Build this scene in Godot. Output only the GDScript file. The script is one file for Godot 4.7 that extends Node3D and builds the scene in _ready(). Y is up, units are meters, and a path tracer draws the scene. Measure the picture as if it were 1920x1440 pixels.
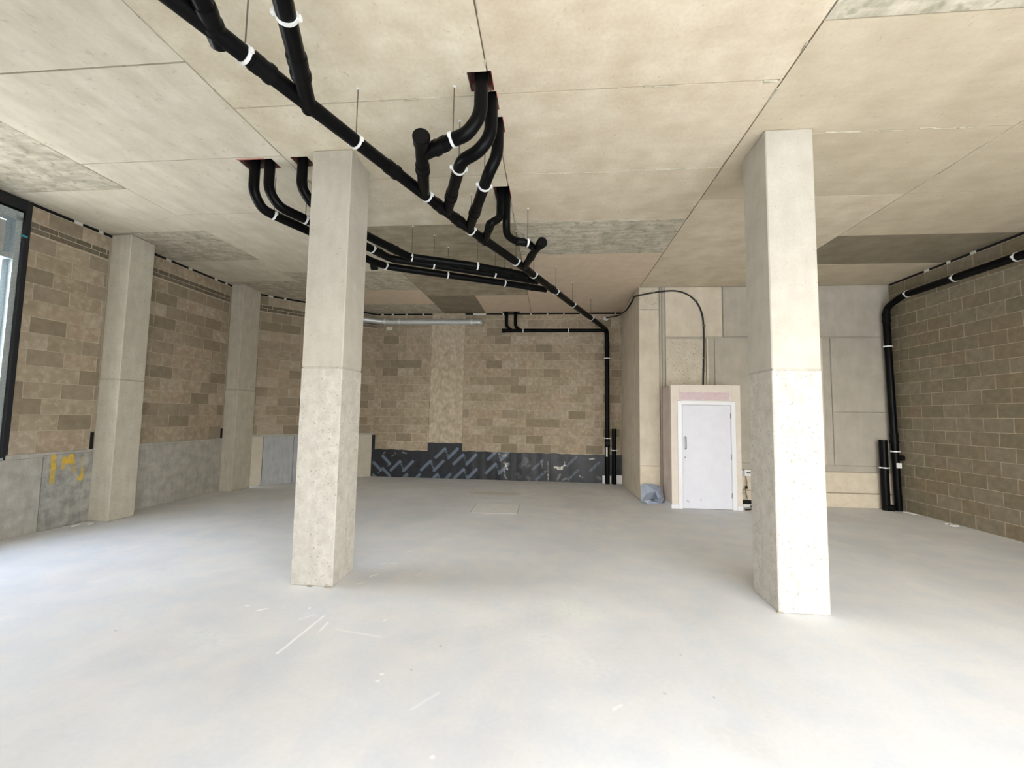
extends Node3D
# An unfinished ground-floor shop unit: concrete columns, blockwork walls, black soil pipes under a cast slab.
# y up, metres. The camera stands at (0, CAM_H, 0) and looks towards -z.

const CAM_H := 1.7215
const CEIL := 4.53
const FOCAL := 798.94
const BACK_Z := -11.48
const LEFT_X := -7.1
const RIGHT_X := 6.87
const BR_Z := -9.22
const PIER_X := 1.87

var cam_basis := Basis.from_euler(Vector3(deg_to_rad(4.23534), deg_to_rad(5.21714), deg_to_rad(0.92413)))
var M := {}
var taken := {}
var rng := RandomNumberGenerator.new()
var mesh_cache := {}
var noise_cache := {}

# ------------------------------------------------------------------ pixel helpers (1920 x 1440 frame)
func ray(u: float, v: float) -> Vector3:
	return cam_basis * Vector3((u - 960.0) / FOCAL, (720.0 - v) / FOCAL, -1.0)
func at_y(u: float, v: float, y: float) -> Vector3:
	var d := ray(u, v)
	return Vector3(0, CAM_H, 0) + d * ((y - CAM_H) / d.y)
func at_z(u: float, v: float, z: float) -> Vector3:
	var d := ray(u, v)
	return Vector3(0, CAM_H, 0) + d * (z / d.z)
func at_x(u: float, v: float, x: float) -> Vector3:
	var d := ray(u, v)
	return Vector3(0, CAM_H, 0) + d * (x / d.x)

# ------------------------------------------------------------------ nodes
func numbered(called: String) -> String:
	var n: int = taken.get(called, 0)
	taken[called] = n + 1
	return called if n == 0 else "%s_%03d" % [called, n]
func tag(o: Node, label: String, category := "", group := "", kind := "") -> void:
	if label: o.set_meta("label", label)
	if category: o.set_meta("category", category)
	if group: o.set_meta("group", group)
	if kind: o.set_meta("kind", kind)
func thing(called: String, at: Vector3, label: String, category: String, group := "") -> Node3D:
	var o := Node3D.new()
	o.name = numbered(called)
	add_child(o)
	o.position = at
	tag(o, label, category, group)
	return o
func structure(called: String, label: String, at := Vector3.ZERO) -> Node3D:
	var o := Node3D.new()
	o.name = numbered(called)
	add_child(o)
	o.position = at
	tag(o, label, called.split("_")[0], "", "structure")
	return o
# meshes are written in world coordinates; the node is put back by its parent's own place
func obj(called: String, mesh: Mesh, m: Material, parent: Node3D) -> MeshInstance3D:
	var o := MeshInstance3D.new()
	o.name = called
	o.mesh = mesh
	o.material_override = m
	o.cast_shadow = GeometryInstance3D.SHADOW_CASTING_SETTING_ON
	parent.add_child(o, true)
	if parent.get_parent() == self:
		o.position = -parent.position
	return o
func put(called: String, mesh: Mesh, m: Material, parent: Node3D, t: Transform3D) -> MeshInstance3D:
	var o := obj(called, mesh, m, parent)
	o.transform = Transform3D(t.basis, t.origin + o.position)
	return o

# ------------------------------------------------------------------ mesh writing
class Shape:
	var st := SurfaceTool.new()
	var uvf = null
	func _init() -> void:
		st.begin(Mesh.PRIMITIVE_TRIANGLES)
	func v(p: Vector3, n: Vector3) -> void:
		st.set_normal(n)
		if uvf != null:
			st.set_uv(uvf.call(p))
		st.add_vertex(p)
	func tri(a: Vector3, b: Vector3, c: Vector3, out := Vector3.ZERO) -> void:
		var n := (c - a).cross(b - a)
		if n.length() < 1e-12: return
		n = n.normalized()
		if out != Vector3.ZERO and n.dot(out) < 0.0:
			v(a, -n); v(c, -n); v(b, -n)
		else:
			v(a, n); v(b, n); v(c, n)
	func quad(a: Vector3, b: Vector3, c: Vector3, d: Vector3, out := Vector3.ZERO) -> void:
		tri(a, b, c, out)
		tri(a, c, d, out)
	func box(lo: Vector3, hi: Vector3) -> void:
		var p := func(i: int) -> Vector3: return Vector3(hi.x if i & 1 else lo.x, hi.y if i & 2 else lo.y, hi.z if i & 4 else lo.z)
		quad(p.call(0), p.call(1), p.call(3), p.call(2), Vector3.FORWARD)
		quad(p.call(4), p.call(5), p.call(7), p.call(6), Vector3.BACK)
		quad(p.call(0), p.call(2), p.call(6), p.call(4), Vector3.LEFT)
		quad(p.call(1), p.call(3), p.call(7), p.call(5), Vector3.RIGHT)
		quad(p.call(0), p.call(1), p.call(5), p.call(4), Vector3.DOWN)
		quad(p.call(2), p.call(3), p.call(7), p.call(6), Vector3.UP)
	# chamfered box
	func bevel(lo: Vector3, hi: Vector3, b: float) -> void:
		var c := (lo + hi) * 0.5
		var e := (hi - lo) * 0.5
		var corner := func(s: Vector3, k: int) -> Vector3:
			var q := Vector3(e.x - b, e.y - b, e.z - b)
			q[k] = e[k]
			return c + q * s
		for k in 3:
			var k1 := (k + 1) % 3
			var k2 := (k + 2) % 3
			for s in [-1.0, 1.0]:
				var q := []
				for w in [[-1.0, -1.0], [1.0, -1.0], [1.0, 1.0], [-1.0, 1.0]]:
					var sg := Vector3.ZERO
					sg[k] = s; sg[k1] = w[0]; sg[k2] = w[1]
					q.append(corner.call(sg, k))
				var n := Vector3.ZERO
				n[k] = s
				quad(q[0], q[1], q[2], q[3], n)
				for s2 in [-1.0, 1.0]:
					var a := Vector3.ZERO
					a[k] = s; a[k1] = s2; a[k2] = -1.0
					var b2 := Vector3.ZERO
					b2[k] = s; b2[k1] = s2; b2[k2] = 1.0
					var n2 := Vector3.ZERO
					n2[k] = s; n2[k1] = s2
					quad(corner.call(a, k), corner.call(b2, k), corner.call(b2, k1), corner.call(a, k1), n2)
		for i in 8:
			var s3 := Vector3(1.0 if i & 1 else -1.0, 1.0 if i & 2 else -1.0, 1.0 if i & 4 else -1.0)
			tri(corner.call(s3, 0), corner.call(s3, 1), corner.call(s3, 2), s3)
	# tube along a list of points; radii along it
	func tube(pts: Array, radii: Array, seg := 20, caps := true) -> void:
		var rings := []
		var norms := []
		var u := Vector3.ZERO
		for i in pts.size():
			var d: Vector3
			if i == 0: d = pts[1] - pts[0]
			elif i == pts.size() - 1: d = pts[i] - pts[i - 1]
			else: d = (pts[i + 1] - pts[i]).normalized() + (pts[i] - pts[i - 1]).normalized()
			d = d.normalized()
			if u == Vector3.ZERO:
				u = d.cross(Vector3.UP if absf(d.y) < 0.9 else Vector3.RIGHT).normalized()
			else:
				u = (u - d * u.dot(d)).normalized()
			var w := d.cross(u)
			var ring := []
			var nn := []
			for k in seg:
				var a := TAU * k / seg
				var n := u * cos(a) + w * sin(a)
				nn.append(n)
				ring.append(pts[i] + n * radii[i])
			rings.append(ring)
			norms.append(nn)
		for i in pts.size() - 1:
			for k in seg:
				var k2 := (k + 1) % seg
				v(rings[i][k], norms[i][k]); v(rings[i + 1][k2], norms[i + 1][k2]); v(rings[i][k2], norms[i][k2])
				v(rings[i][k], norms[i][k]); v(rings[i + 1][k], norms[i + 1][k]); v(rings[i + 1][k2], norms[i + 1][k2])
		if caps:
			for e in [0, pts.size() - 1]:
				var out: Vector3 = (pts[0] - pts[1]) if e == 0 else (pts[e] - pts[e - 1])
				for k in seg:
					tri(pts[e], rings[e][k], rings[e][(k + 1) % seg], out)
	func mesh() -> ArrayMesh:
		return st.commit()

func box_mesh(lo: Vector3, hi: Vector3, b := 0.0) -> ArrayMesh:
	var s := Shape.new()
	if b > 0.0: s.bevel(lo, hi, b)
	else: s.box(lo, hi)
	return s.mesh()
func tube_mesh(pts: Array, r: float, seg := 20) -> ArrayMesh:
	var s := Shape.new()
	var rr := []
	for p in pts: rr.append(r)
	s.tube(pts, rr, seg)
	return s.mesh()
# rounds the corners of a path
func fillet(pts: Array, r: float) -> Array:
	var out := [pts[0]]
	for i in range(1, pts.size() - 1):
		var a: Vector3 = pts[i - 1] - pts[i]
		var b: Vector3 = pts[i + 1] - pts[i]
		var cut := minf(r, 0.48 * minf(a.length(), b.length()))
		var p0: Vector3 = pts[i] + a.normalized() * cut
		var p1: Vector3 = pts[i] + b.normalized() * cut
		for k in 7:
			var t := k / 6.0
			out.append(p0.lerp(pts[i], t).lerp((pts[i] as Vector3).lerp(p1, t), t))
	out.append(pts[-1])
	return out
# a slab (x, z rectangle, y0..y1) with rectangular holes through it
func slab(lo: Vector2, hi: Vector2, y0: float, y1: float, holes: Array) -> ArrayMesh:
	var s := Shape.new()
	var xs := [lo.x, hi.x]
	var zs := [lo.y, hi.y]
	for h in holes:
		for x in [h[0], h[2]]:
			if x > lo.x and x < hi.x and not xs.has(x): xs.append(x)
		for z in [h[1], h[3]]:
			if z > lo.y and z < hi.y and not zs.has(z): zs.append(z)
	xs.sort(); zs.sort()
	var solid := func(i: int, j: int) -> bool:
		if i < 0 or j < 0 or i >= xs.size() - 1 or j >= zs.size() - 1: return false
		var c := Vector2((xs[i] + xs[i + 1]) / 2.0, (zs[j] + zs[j + 1]) / 2.0)
		for h in holes:
			if c.x > h[0] and c.x < h[2] and c.y > h[1] and c.y < h[3]: return false
		return true
	for i in xs.size() - 1:
		for j in zs.size() - 1:
			if not solid.call(i, j): continue
			var x0: float = xs[i]
			var x1: float = xs[i + 1]
			var z0: float = zs[j]
			var z1: float = zs[j + 1]
			s.quad(Vector3(x0, y0, z0), Vector3(x1, y0, z0), Vector3(x1, y0, z1), Vector3(x0, y0, z1), Vector3.DOWN)
			s.quad(Vector3(x0, y1, z0), Vector3(x1, y1, z0), Vector3(x1, y1, z1), Vector3(x0, y1, z1), Vector3.UP)
			if not solid.call(i - 1, j): s.quad(Vector3(x0, y0, z0), Vector3(x0, y0, z1), Vector3(x0, y1, z1), Vector3(x0, y1, z0), Vector3.LEFT)
			if not solid.call(i + 1, j): s.quad(Vector3(x1, y0, z0), Vector3(x1, y0, z1), Vector3(x1, y1, z1), Vector3(x1, y1, z0), Vector3.RIGHT)
			if not solid.call(i, j - 1): s.quad(Vector3(x0, y0, z0), Vector3(x1, y0, z0), Vector3(x1, y1, z0), Vector3(x0, y1, z0), Vector3.FORWARD)
			if not solid.call(i, j + 1): s.quad(Vector3(x0, y0, z1), Vector3(x1, y0, z1), Vector3(x1, y1, z1), Vector3(x0, y1, z1), Vector3.BACK)
	return s.mesh()
# a solid over a polygon given in (x, z), from y0 to y1
func prism(poly: PackedVector2Array, y0: float, y1: float, uvf = null) -> ArrayMesh:
	var s := Shape.new()
	s.uvf = uvf
	var idx := Geometry2D.triangulate_polygon(poly)
	for t in range(0, idx.size(), 3):
		var a := poly[idx[t]]
		var b := poly[idx[t + 1]]
		var c := poly[idx[t + 2]]
		s.tri(Vector3(a.x, y1, a.y), Vector3(b.x, y1, b.y), Vector3(c.x, y1, c.y), Vector3.UP)
		s.tri(Vector3(a.x, y0, a.y), Vector3(b.x, y0, b.y), Vector3(c.x, y0, c.y), Vector3.DOWN)
	var mid := Vector2.ZERO
	for p in poly: mid += p / poly.size()
	for i in poly.size():
		var p := poly[i]
		var q := poly[(i + 1) % poly.size()]
		var o := (p + q) / 2.0 - mid
		s.quad(Vector3(p.x, y0, p.y), Vector3(q.x, y0, q.y), Vector3(q.x, y1, q.y), Vector3(p.x, y1, p.y), Vector3(o.x, 0, o.y))
	return s.mesh()

# ------------------------------------------------------------------ textures
func noise_data(seed_: int, w: int, h: int, freq: float, oct := 4, kind := FastNoiseLite.TYPE_SIMPLEX_SMOOTH, sx := 1, sy := 1) -> PackedByteArray:
	var key := "%d %d %d %f %d %d %d" % [seed_ % 5, w, h, freq, oct, sx, sy]
	if noise_cache.has(key): return noise_cache[key]
	var n := FastNoiseLite.new()
	n.seed = seed_ % 5 + 40
	n.noise_type = kind
	n.frequency = freq
	n.fractal_type = FastNoiseLite.FRACTAL_FBM
	n.fractal_octaves = oct
	var im := n.get_seamless_image(w / sx, h / sy)
	if im.get_format() != Image.FORMAT_L8: im.convert(Image.FORMAT_L8)
	if sx > 1 or sy > 1: im.resize(w, h, Image.INTERPOLATE_CUBIC)
	noise_cache[key] = im.get_data()
	return noise_cache[key]
func grey_tex(seed_: int, n: int, freq: float, oct := 4) -> ImageTexture:
	return ImageTexture.create_from_image(Image.create_from_data(n, n, false, Image.FORMAT_L8, noise_data(seed_, n, n, freq, oct)))
# mottled mineral colour: low / high tones mixed by coarse, fine and streaky noise, plus spots of a third tone
func mottle(seed_: int, n: int, low: Color, high: Color, o := {}) -> ImageTexture:
	var coarse := noise_data(seed_, n, n, o.get("freq", 5.0) / n, 5)
	var fine := noise_data(seed_ + 1, n, n, o.get("fine", 60.0) / n, 3)
	var streak := noise_data(seed_ + 2, n, n, o.get("streak_freq", 14.0) / n, 4, FastNoiseLite.TYPE_SIMPLEX_SMOOTH, o.get("sx", 1), o.get("sy", 1))
	var spots := noise_data(seed_ + 3, n, n, o.get("spot_freq", 26.0) / n, 3)
	var wc: float = o.get("wc", 0.6)
	var wf: float = o.get("wf", 0.25)
	var ws: float = o.get("ws", 0.2)
	var spot: Color = o.get("spot", low)
	var at: float = o.get("spot_at", 0.8)
	var amount: float = o.get("spot_amount", 0.0)
	var slope: float = o.get("spot_slope", 9.0)
	var out := PackedByteArray()
	out.resize(n * n * 3)
	for i in n * n:
		var t := clampf(0.5 + ((coarse[i] - 128) * wc + (fine[i] - 128) * wf + (streak[i] - 128) * ws) / 160.0, 0.0, 1.0)
		var r := lerpf(low.r, high.r, t)
		var g := lerpf(low.g, high.g, t)
		var b := lerpf(low.b, high.b, t)
		if amount > 0.0:
			var k := clampf((spots[i] / 255.0 - at) * slope, 0.0, 1.0) * amount
			if k > 0.0:
				r = lerpf(r, spot.r, k); g = lerpf(g, spot.g, k); b = lerpf(b, spot.b, k)
		out[i * 3] = int(r * 255.0); out[i * 3 + 1] = int(g * 255.0); out[i * 3 + 2] = int(b * 255.0)
	return ImageTexture.create_from_image(Image.create_from_data(n, n, false, Image.FORMAT_RGB8, out))
func mat(color: Color, rough := 0.9, metal := 0.0) -> StandardMaterial3D:
	var m := StandardMaterial3D.new()
	m.albedo_color = color
	m.roughness = rough
	m.metallic = metal
	return m
func tri_mat(t: Texture2D, metres: float, rough := 0.92, bump: Texture2D = null, relief := 0.0, tint := Color.WHITE, shift := Vector3.ZERO) -> StandardMaterial3D:
	var m := mat(tint, rough)
	m.albedo_texture = t
	m.uv1_triplanar = true
	m.uv1_world_triplanar = true
	m.uv1_scale = Vector3.ONE / metres
	m.uv1_offset = shift
	m.uv1_triplanar_sharpness = 6.0
	if bump:
		m.heightmap_enabled = true
		m.heightmap_texture = bump
		m.heightmap_scale = relief
	return m
func c8(r: int, g: int, b: int) -> Color:
	return Color(r / 255.0, g / 255.0, b / 255.0)
# paints a soft-edged stroke on an image whose pixel (x, y) = (p - origin) * ppm
func stroke(im: Image, a: Vector2, b: Vector2, w: float, col: Color, alpha: float, soft := 0.35, grain: FastNoiseLite = null) -> void:
	var pad := w * 1.5 + 2.0
	var x0 := maxi(0, int(minf(a.x, b.x) - pad))
	var x1 := mini(im.get_width() - 1, int(maxf(a.x, b.x) + pad))
	var y0 := maxi(0, int(minf(a.y, b.y) - pad))
	var y1 := mini(im.get_height() - 1, int(maxf(a.y, b.y) + pad))
	for y in range(y0, y1 + 1):
		for x in range(x0, x1 + 1):
			var p := Vector2(x + 0.5, y + 0.5)
			var q := Geometry2D.get_closest_point_to_segment(p, a, b)
			var d := p.distance_to(q) / w
			var k := 1.0 - smoothstep(1.0 - soft, 1.0 + soft, d)
			if grain: k *= clampf(0.8 + grain.get_noise_2d(x, y) * 1.2, 0.0, 1.0)
			if k > 0.0:
				im.set_pixel(x, y, im.get_pixel(x, y).lerp(col, k * alpha))

func make_materials() -> void:
	var pit := grey_tex(90, 512, 0.09, 4)
	var rough_relief := grey_tex(91, 512, 0.03, 5)
	# ceiling formwork panels
	var buff := mottle(11, 768, c8(202, 190, 164), c8(226, 217, 195), {"freq": 6.0, "wc": 0.6, "wf": 0.25, "ws": 0.15, "sx": 4, "streak_freq": 20.0, "spot": c8(188, 168, 138), "spot_at": 0.80, "spot_amount": 0.5, "spot_freq": 34.0})
	var buff2 := mottle(15, 768, c8(198, 183, 157), c8(221, 209, 187), {"freq": 5.0, "wc": 0.6, "wf": 0.25, "ws": 0.2, "sx": 4, "streak_freq": 20.0, "spot": c8(180, 156, 130), "spot_at": 0.82, "spot_amount": 0.5, "spot_freq": 30.0})
	var buff3 := mottle(16, 768, c8(204, 195, 173), c8(224, 216, 197), {"freq": 7.0, "wc": 0.5, "wf": 0.2, "ws": 0.4, "sy": 5, "streak_freq": 16.0, "spot": c8(186, 176, 152), "spot_at": 0.78, "spot_amount": 0.5})
	M.ceil_a = tri_mat(buff, 3.1, 0.9, pit, 0.05)
	M.ceil_b = tri_mat(buff2, 2.7, 0.9, pit, 0.05)
	M.ceil_c = tri_mat(buff3, 3.4, 0.9, pit, 0.05)
	M.ceil_rough = tri_mat(mottle(21, 512, c8(172, 165, 145), c8(210, 202, 182), {"freq": 8.0, "wc": 0.7, "wf": 0.3, "ws": 0.6, "sx": 5, "streak_freq": 24.0, "spot": c8(146, 141, 122), "spot_at": 0.62, "spot_amount": 0.7, "spot_slope": 4.0, "spot_freq": 16.0}), 2.3, 0.92, rough_relief, 0.2)
	M.ceil_olive = tri_mat(mottle(25, 512, c8(146, 136, 113), c8(178, 166, 142), {"freq": 6.0, "wc": 0.6, "wf": 0.25, "ws": 0.5, "sx": 6, "streak_freq": 18.0, "spot": c8(198, 184, 158), "spot_at": 0.83, "spot_amount": 0.7}), 2.4, 0.92, pit, 0.06)
	M.ceil_dark = tri_mat(mottle(29, 512, c8(126, 116, 97), c8(146, 135, 114), {"freq": 5.0, "wc": 0.6, "wf": 0.35}), 2.2, 0.92, pit, 0.05)
	M.ceil_tan = tri_mat(mottle(33, 512, c8(210, 191, 166), c8(223, 205, 181), {"freq": 6.0, "wc": 0.5, "wf": 0.3}), 2.0, 0.92, pit, 0.03)
	M.ceil_d = tri_mat(mottle(35, 768, c8(188, 175, 150), c8(206, 194, 170), {"freq": 5.0, "wc": 0.6, "wf": 0.25, "ws": 0.3, "sx": 4, "streak_freq": 20.0, "spot": c8(168, 150, 126), "spot_at": 0.82, "spot_amount": 0.5, "spot_freq": 30.0}), 2.9, 0.9, pit, 0.05)
	M.slab = mat(c8(190, 177, 152), 0.95)
	# columns and cast walls
	M.column = tri_mat(mottle(41, 768, c8(180, 176, 166), c8(206, 202, 192), {"freq": 12.0, "wc": 0.6, "wf": 0.3, "ws": 0.3, "sy": 4, "streak_freq": 18.0, "spot": c8(142, 137, 126), "spot_at": 0.74, "spot_amount": 0.75, "spot_freq": 40.0}), 1.7, 0.88, pit, 0.07)
	M.column_top = tri_mat(mottle(45, 768, c8(180, 175, 163), c8(197, 192, 181), {"freq": 6.0, "wc": 0.5, "wf": 0.25, "ws": 0.3, "sy": 5, "streak_freq": 14.0, "spot": c8(164, 157, 143), "spot_at": 0.78, "spot_amount": 0.6, "spot_freq": 38.0}), 1.9, 0.88, pit, 0.06)
	M.column_edge = tri_mat(mottle(49, 512, c8(188, 182, 167), c8(208, 202, 187), {"freq": 6.0, "wc": 0.5, "wf": 0.3, "ws": 0.3, "sy": 5, "spot": c8(164, 158, 143), "spot_at": 0.76, "spot_amount": 0.6, "spot_freq": 36.0}), 1.9, 0.9, pit, 0.06)
	M.cast_a = tri_mat(mottle(53, 512, c8(200, 189, 170), c8(216, 206, 188), {"freq": 5.0, "wc": 0.6, "wf": 0.3, "ws": 0.3, "sy": 5}), 2.1, 0.9, pit, 0.04)
	M.cast_b = tri_mat(mottle(57, 512, c8(172, 165, 152), c8(188, 181, 168), {"freq": 5.0, "wc": 0.6, "wf": 0.3, "ws": 0.3, "sy": 5}), 2.3, 0.9, pit, 0.04)
	M.cast_spot = tri_mat(mottle(61, 512, c8(190, 181, 162), c8(210, 202, 184), {"freq": 5.0, "wc": 0.5, "wf": 0.3, "spot": c8(120, 112, 98), "spot_at": 0.76, "spot_amount": 0.9, "spot_freq": 30.0}), 1.6, 0.9, pit, 0.06)
	M.cast_dark = tri_mat(mottle(65, 512, c8(146, 139, 124), c8(174, 166, 150), {"freq": 6.0, "wc": 0.6, "wf": 0.3, "ws": 0.4, "sy": 5}), 1.4, 0.92, pit, 0.06)
	M.cast_pale = tri_mat(mottle(69, 512, c8(204, 192, 170), c8(220, 209, 188), {"freq": 7.0, "wc": 0.5, "wf": 0.3, "spot": c8(180, 166, 144), "spot_at": 0.78, "spot_amount": 0.5}), 1.5, 0.92, rough_relief, 0.25)
	M.upstand = tri_mat(mottle(73, 512, c8(162, 159, 151), c8(188, 185, 177), {"freq": 6.0, "wc": 0.7, "wf": 0.3, "ws": 0.4, "sy": 6, "spot": c8(146, 143, 134), "spot_at": 0.76, "spot_amount": 0.6}), 1.4, 0.9, pit, 0.06)
	M.upstand_blue = tri_mat(mottle(77, 512, c8(166, 169, 174), c8(190, 193, 197), {"freq": 6.0, "wc": 0.5, "wf": 0.3, "ws": 0.8, "sy": 8, "streak_freq": 20.0}), 1.2, 0.9, pit, 0.04)
	M.upstand_pale = tri_mat(mottle(79, 512, c8(196, 189, 173), c8(212, 205, 190), {"freq": 6.0, "wc": 0.6, "wf": 0.3, "ws": 0.3, "sy": 6}), 1.4, 0.9, pit, 0.04)
	M.render_coat = tri_mat(mottle(81, 512, c8(166, 153, 132), c8(205, 192, 169), {"freq": 6.0, "wc": 0.6, "wf": 0.35, "ws": 0.45, "sy": 3, "streak_freq": 20.0}), 1.5, 0.93, rough_relief, 0.4)
	# blocks: three textures, each in a few tones
	M.block = []
	var tones := [c8(255, 255, 255), c8(247, 246, 242), c8(240, 238, 233), c8(248, 243, 238), c8(234, 232, 226)]
	var bt := []
	for k in 3:
		bt.append(mottle(101 + 7 * k, 512, c8(162, 149, 130), c8(185, 171, 151), {"freq": 7.0, "wc": 0.6, "wf": 0.5, "ws": 0.3, "spot": c8(198, 185, 165), "spot_at": 0.5, "spot_amount": 0.75, "spot_slope": 2.6, "spot_freq": 13.0, "fine": 110.0}))
	for k in 3:
		for t in tones:
			M.block.append(tri_mat(bt[k], 1.6 + 0.23 * k, 0.95, pit, 0.12, t, Vector3(0.37 * k, 0.21 * k, 0.11)))
	M.block_dark = []
	var dt := mottle(131, 512, c8(144, 132, 113), c8(164, 151, 131), {"freq": 8.0, "wc": 0.6, "wf": 0.6, "fine": 110.0})
	for t in [c8(255, 255, 255), c8(244, 243, 240), c8(234, 234, 228)]:
		M.block_dark.append(tri_mat(dt, 1.4, 0.95, pit, 0.12, t))
	M.block_shaded = []  # right wall: dark blocks, with that wall's shade partly put into their colour
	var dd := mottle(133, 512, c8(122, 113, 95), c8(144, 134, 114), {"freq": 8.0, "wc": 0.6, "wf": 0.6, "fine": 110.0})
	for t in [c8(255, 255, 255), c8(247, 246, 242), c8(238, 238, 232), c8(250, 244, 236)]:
		M.block_shaded.append(tri_mat(dd, 1.4, 0.95, pit, 0.12, t))
	M.mortar = tri_mat(mottle(141, 512, c8(180, 166, 144), c8(200, 186, 164), {"freq": 9.0, "wc": 0.6, "wf": 0.5}), 1.2, 0.95)
	M.mortar_shaded = tri_mat(mottle(143, 512, c8(164, 153, 131), c8(184, 172, 150), {"freq": 9.0, "wc": 0.6, "wf": 0.5}), 1.2, 0.95)  # darker mortar copy, carries the shade on the right wall
	M.brick = []
	var kt := mottle(145, 256, c8(104, 97, 84), c8(124, 116, 101), {"freq": 8.0, "wc": 0.6, "wf": 0.6})
	for t in [c8(255, 255, 255), c8(236, 233, 226), c8(246, 240, 232)]:
		M.brick.append(tri_mat(kt, 0.9, 0.95, pit, 0.1, t))
	M.wall_plain = tri_mat(mottle(149, 256, c8(160, 148, 126), c8(178, 165, 142), {"freq": 6.0}), 2.0, 0.95)
	# pipes and metal
	M.pipe = mat(c8(11, 11, 12), 0.34)
	M.pipe.metallic_specular = 0.22
	M.coupling = mat(c8(13, 13, 14), 0.4)
	M.coupling.metallic_specular = 0.25
	M.steel = mat(c8(236, 238, 236), 0.45, 0.15)
	M.rod = mat(c8(120, 112, 100), 0.5, 0.6)
	M.galv = tri_mat(mottle(151, 256, c8(196, 200, 200), c8(226, 230, 230), {"freq": 14.0, "wc": 0.7, "wf": 0.4}), 0.5, 0.34)
	M.galv.metallic = 0.55
	M.stud = tri_mat(mottle(155, 256, c8(150, 160, 164), c8(196, 206, 208), {"freq": 16.0, "wc": 0.6, "wf": 0.5}), 0.4, 0.5)
	M.stud.metallic = 0.35
	M.handle = mat(c8(132, 134, 138), 0.4, 0.5)
	M.black = mat(c8(14, 14, 14), 0.9)
	M.tar = mat(c8(22, 24, 30), 0.6)
	M.white = mat(c8(232, 232, 230), 0.55)
	M.packer = mat(c8(214, 212, 202), 0.7)
	M.red = tri_mat(mottle(159, 256, c8(110, 18, 22), c8(168, 34, 36), {"freq": 9.0}), 0.5, 0.7)
	M.sleeve = tri_mat(mottle(161, 256, c8(78, 62, 52), c8(118, 104, 90), {"freq": 9.0, "spot": c8(120, 24, 26), "spot_at": 0.55, "spot_amount": 0.8, "spot_freq": 8.0}), 0.5, 0.8)
	M.cable = mat(c8(30, 29, 27), 0.6)
	# enclosure
	M.plaster = tri_mat(mottle(165, 256, c8(214, 205, 192), c8(223, 215, 203), {"freq": 6.0, "wc": 0.6, "wf": 0.2}), 1.6, 0.9)
	M.plaster_pink = tri_mat(mottle(167, 256, c8(204, 182, 186), c8(214, 195, 198), {"freq": 8.0, "wc": 0.8, "wf": 0.2}), 0.8, 0.9)
	M.plaster_side = tri_mat(mottle(169, 256, c8(194, 178, 169), c8(212, 200, 190), {"freq": 2.0, "wc": 0.6, "wf": 0.1, "ws": 0.2, "sy": 6}), 1.3, 0.9)
	M.door = tri_mat(mottle(171, 256, c8(216, 218, 227), c8(222, 224, 232), {"freq": 5.0, "wc": 0.5, "wf": 0.2}), 1.5, 0.5)
	M.gloss = mat(c8(228, 229, 233), 0.35)
	M.sheet = mat(c8(152, 162, 178), 0.4)
	M.sheet.backlight_enabled = true
	M.sheet.backlight = Color(0.12, 0.13, 0.16)
	M.paving = tri_mat(mottle(181, 512, c8(176, 174, 168), c8(204, 202, 196), {"freq": 8.0, "wc": 0.6, "wf": 0.4}), 4.0, 0.95)
	M.chip = mat(c8(220, 218, 212), 0.9)

# ------------------------------------------------------------------ blockwork
func block_mesh(w: float, h: float, d: float, b := 0.004) -> ArrayMesh:
	var key := "%d_%d_%d" % [roundi(w * 1000), roundi(h * 1000), roundi(d * 1000)]
	if not mesh_cache.has(key):
		var s := Shape.new()
		s.bevel(Vector3(-w / 2, -h / 2, -d), Vector3(w / 2, h / 2, 0), b)
		mesh_cache[key] = s.mesh()
	return mesh_cache[key]
# a wall face from a to b (x, z), seen so that it runs left to right; courses = [[y0, y1, unit length, first joint, kind], ...]
func blockwork(parent: Node3D, a: Vector2, b: Vector2, courses: Array, skips := [], dark_share := 0.2, seed_ := 1, deep := false) -> void:
	rng.seed = seed_
	var along := Vector3(b.x - a.x, 0, b.y - a.y)
	var length := along.length()
	along = along.normalized()
	var face := along.cross(Vector3.UP).normalized()
	var basis := Basis(along, Vector3.UP, -face)   # right-handed: x along, y up, z out of the wall
	if basis.determinant() < 0.0:
		basis = Basis(along, Vector3.UP, face)
	var out := basis.z
	for c in courses:
		var y0: float = c[0]
		var y1: float = c[1]
		var unit: float = c[2]
		var u: float = -unit + fposmod(c[3], unit)
		while u < length:
			var pieces := [[maxf(u, 0.0), minf(u + unit, length)]]
			for k in skips:
				if y0 < k[3] - 0.02 and y1 > k[2] + 0.02:
					var left := []
					for p in pieces:
						if p[1] <= k[0] or p[0] >= k[1]: left.append(p)
						else:
							if p[0] < k[0]: left.append([p[0], k[0]])
							if p[1] > k[1]: left.append([k[1], p[1]])
					pieces = left
			for p in pieces:
				var w: float = roundf((p[1] - p[0] - 0.010) * 100.0) / 100.0
				if w < 0.03: continue
				var mid: float = (p[0] + p[1]) / 2.0
				var proud := rng.randf_range(-0.0012, 0.0018)
				var m: Material
				var called := "block"
				if c[4] == "brick":
					called = "brick"
					m = M.brick[rng.randi() % M.brick.size()]
				elif deep: m = M.block_shaded[rng.randi() % M.block_shaded.size()]
				elif rng.randf() < dark_share: m = M.block_dark[rng.randi() % M.block_dark.size()]
				else: m = M.block[rng.randi() % M.block.size()]
				var at := Vector3(a.x, (y0 + y1) / 2.0, a.y) + along * mid + out * proud
				put(called, block_mesh(w, y1 - y0 - 0.010, 0.06), m, parent, Transform3D(basis, at))
			u += unit
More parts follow.
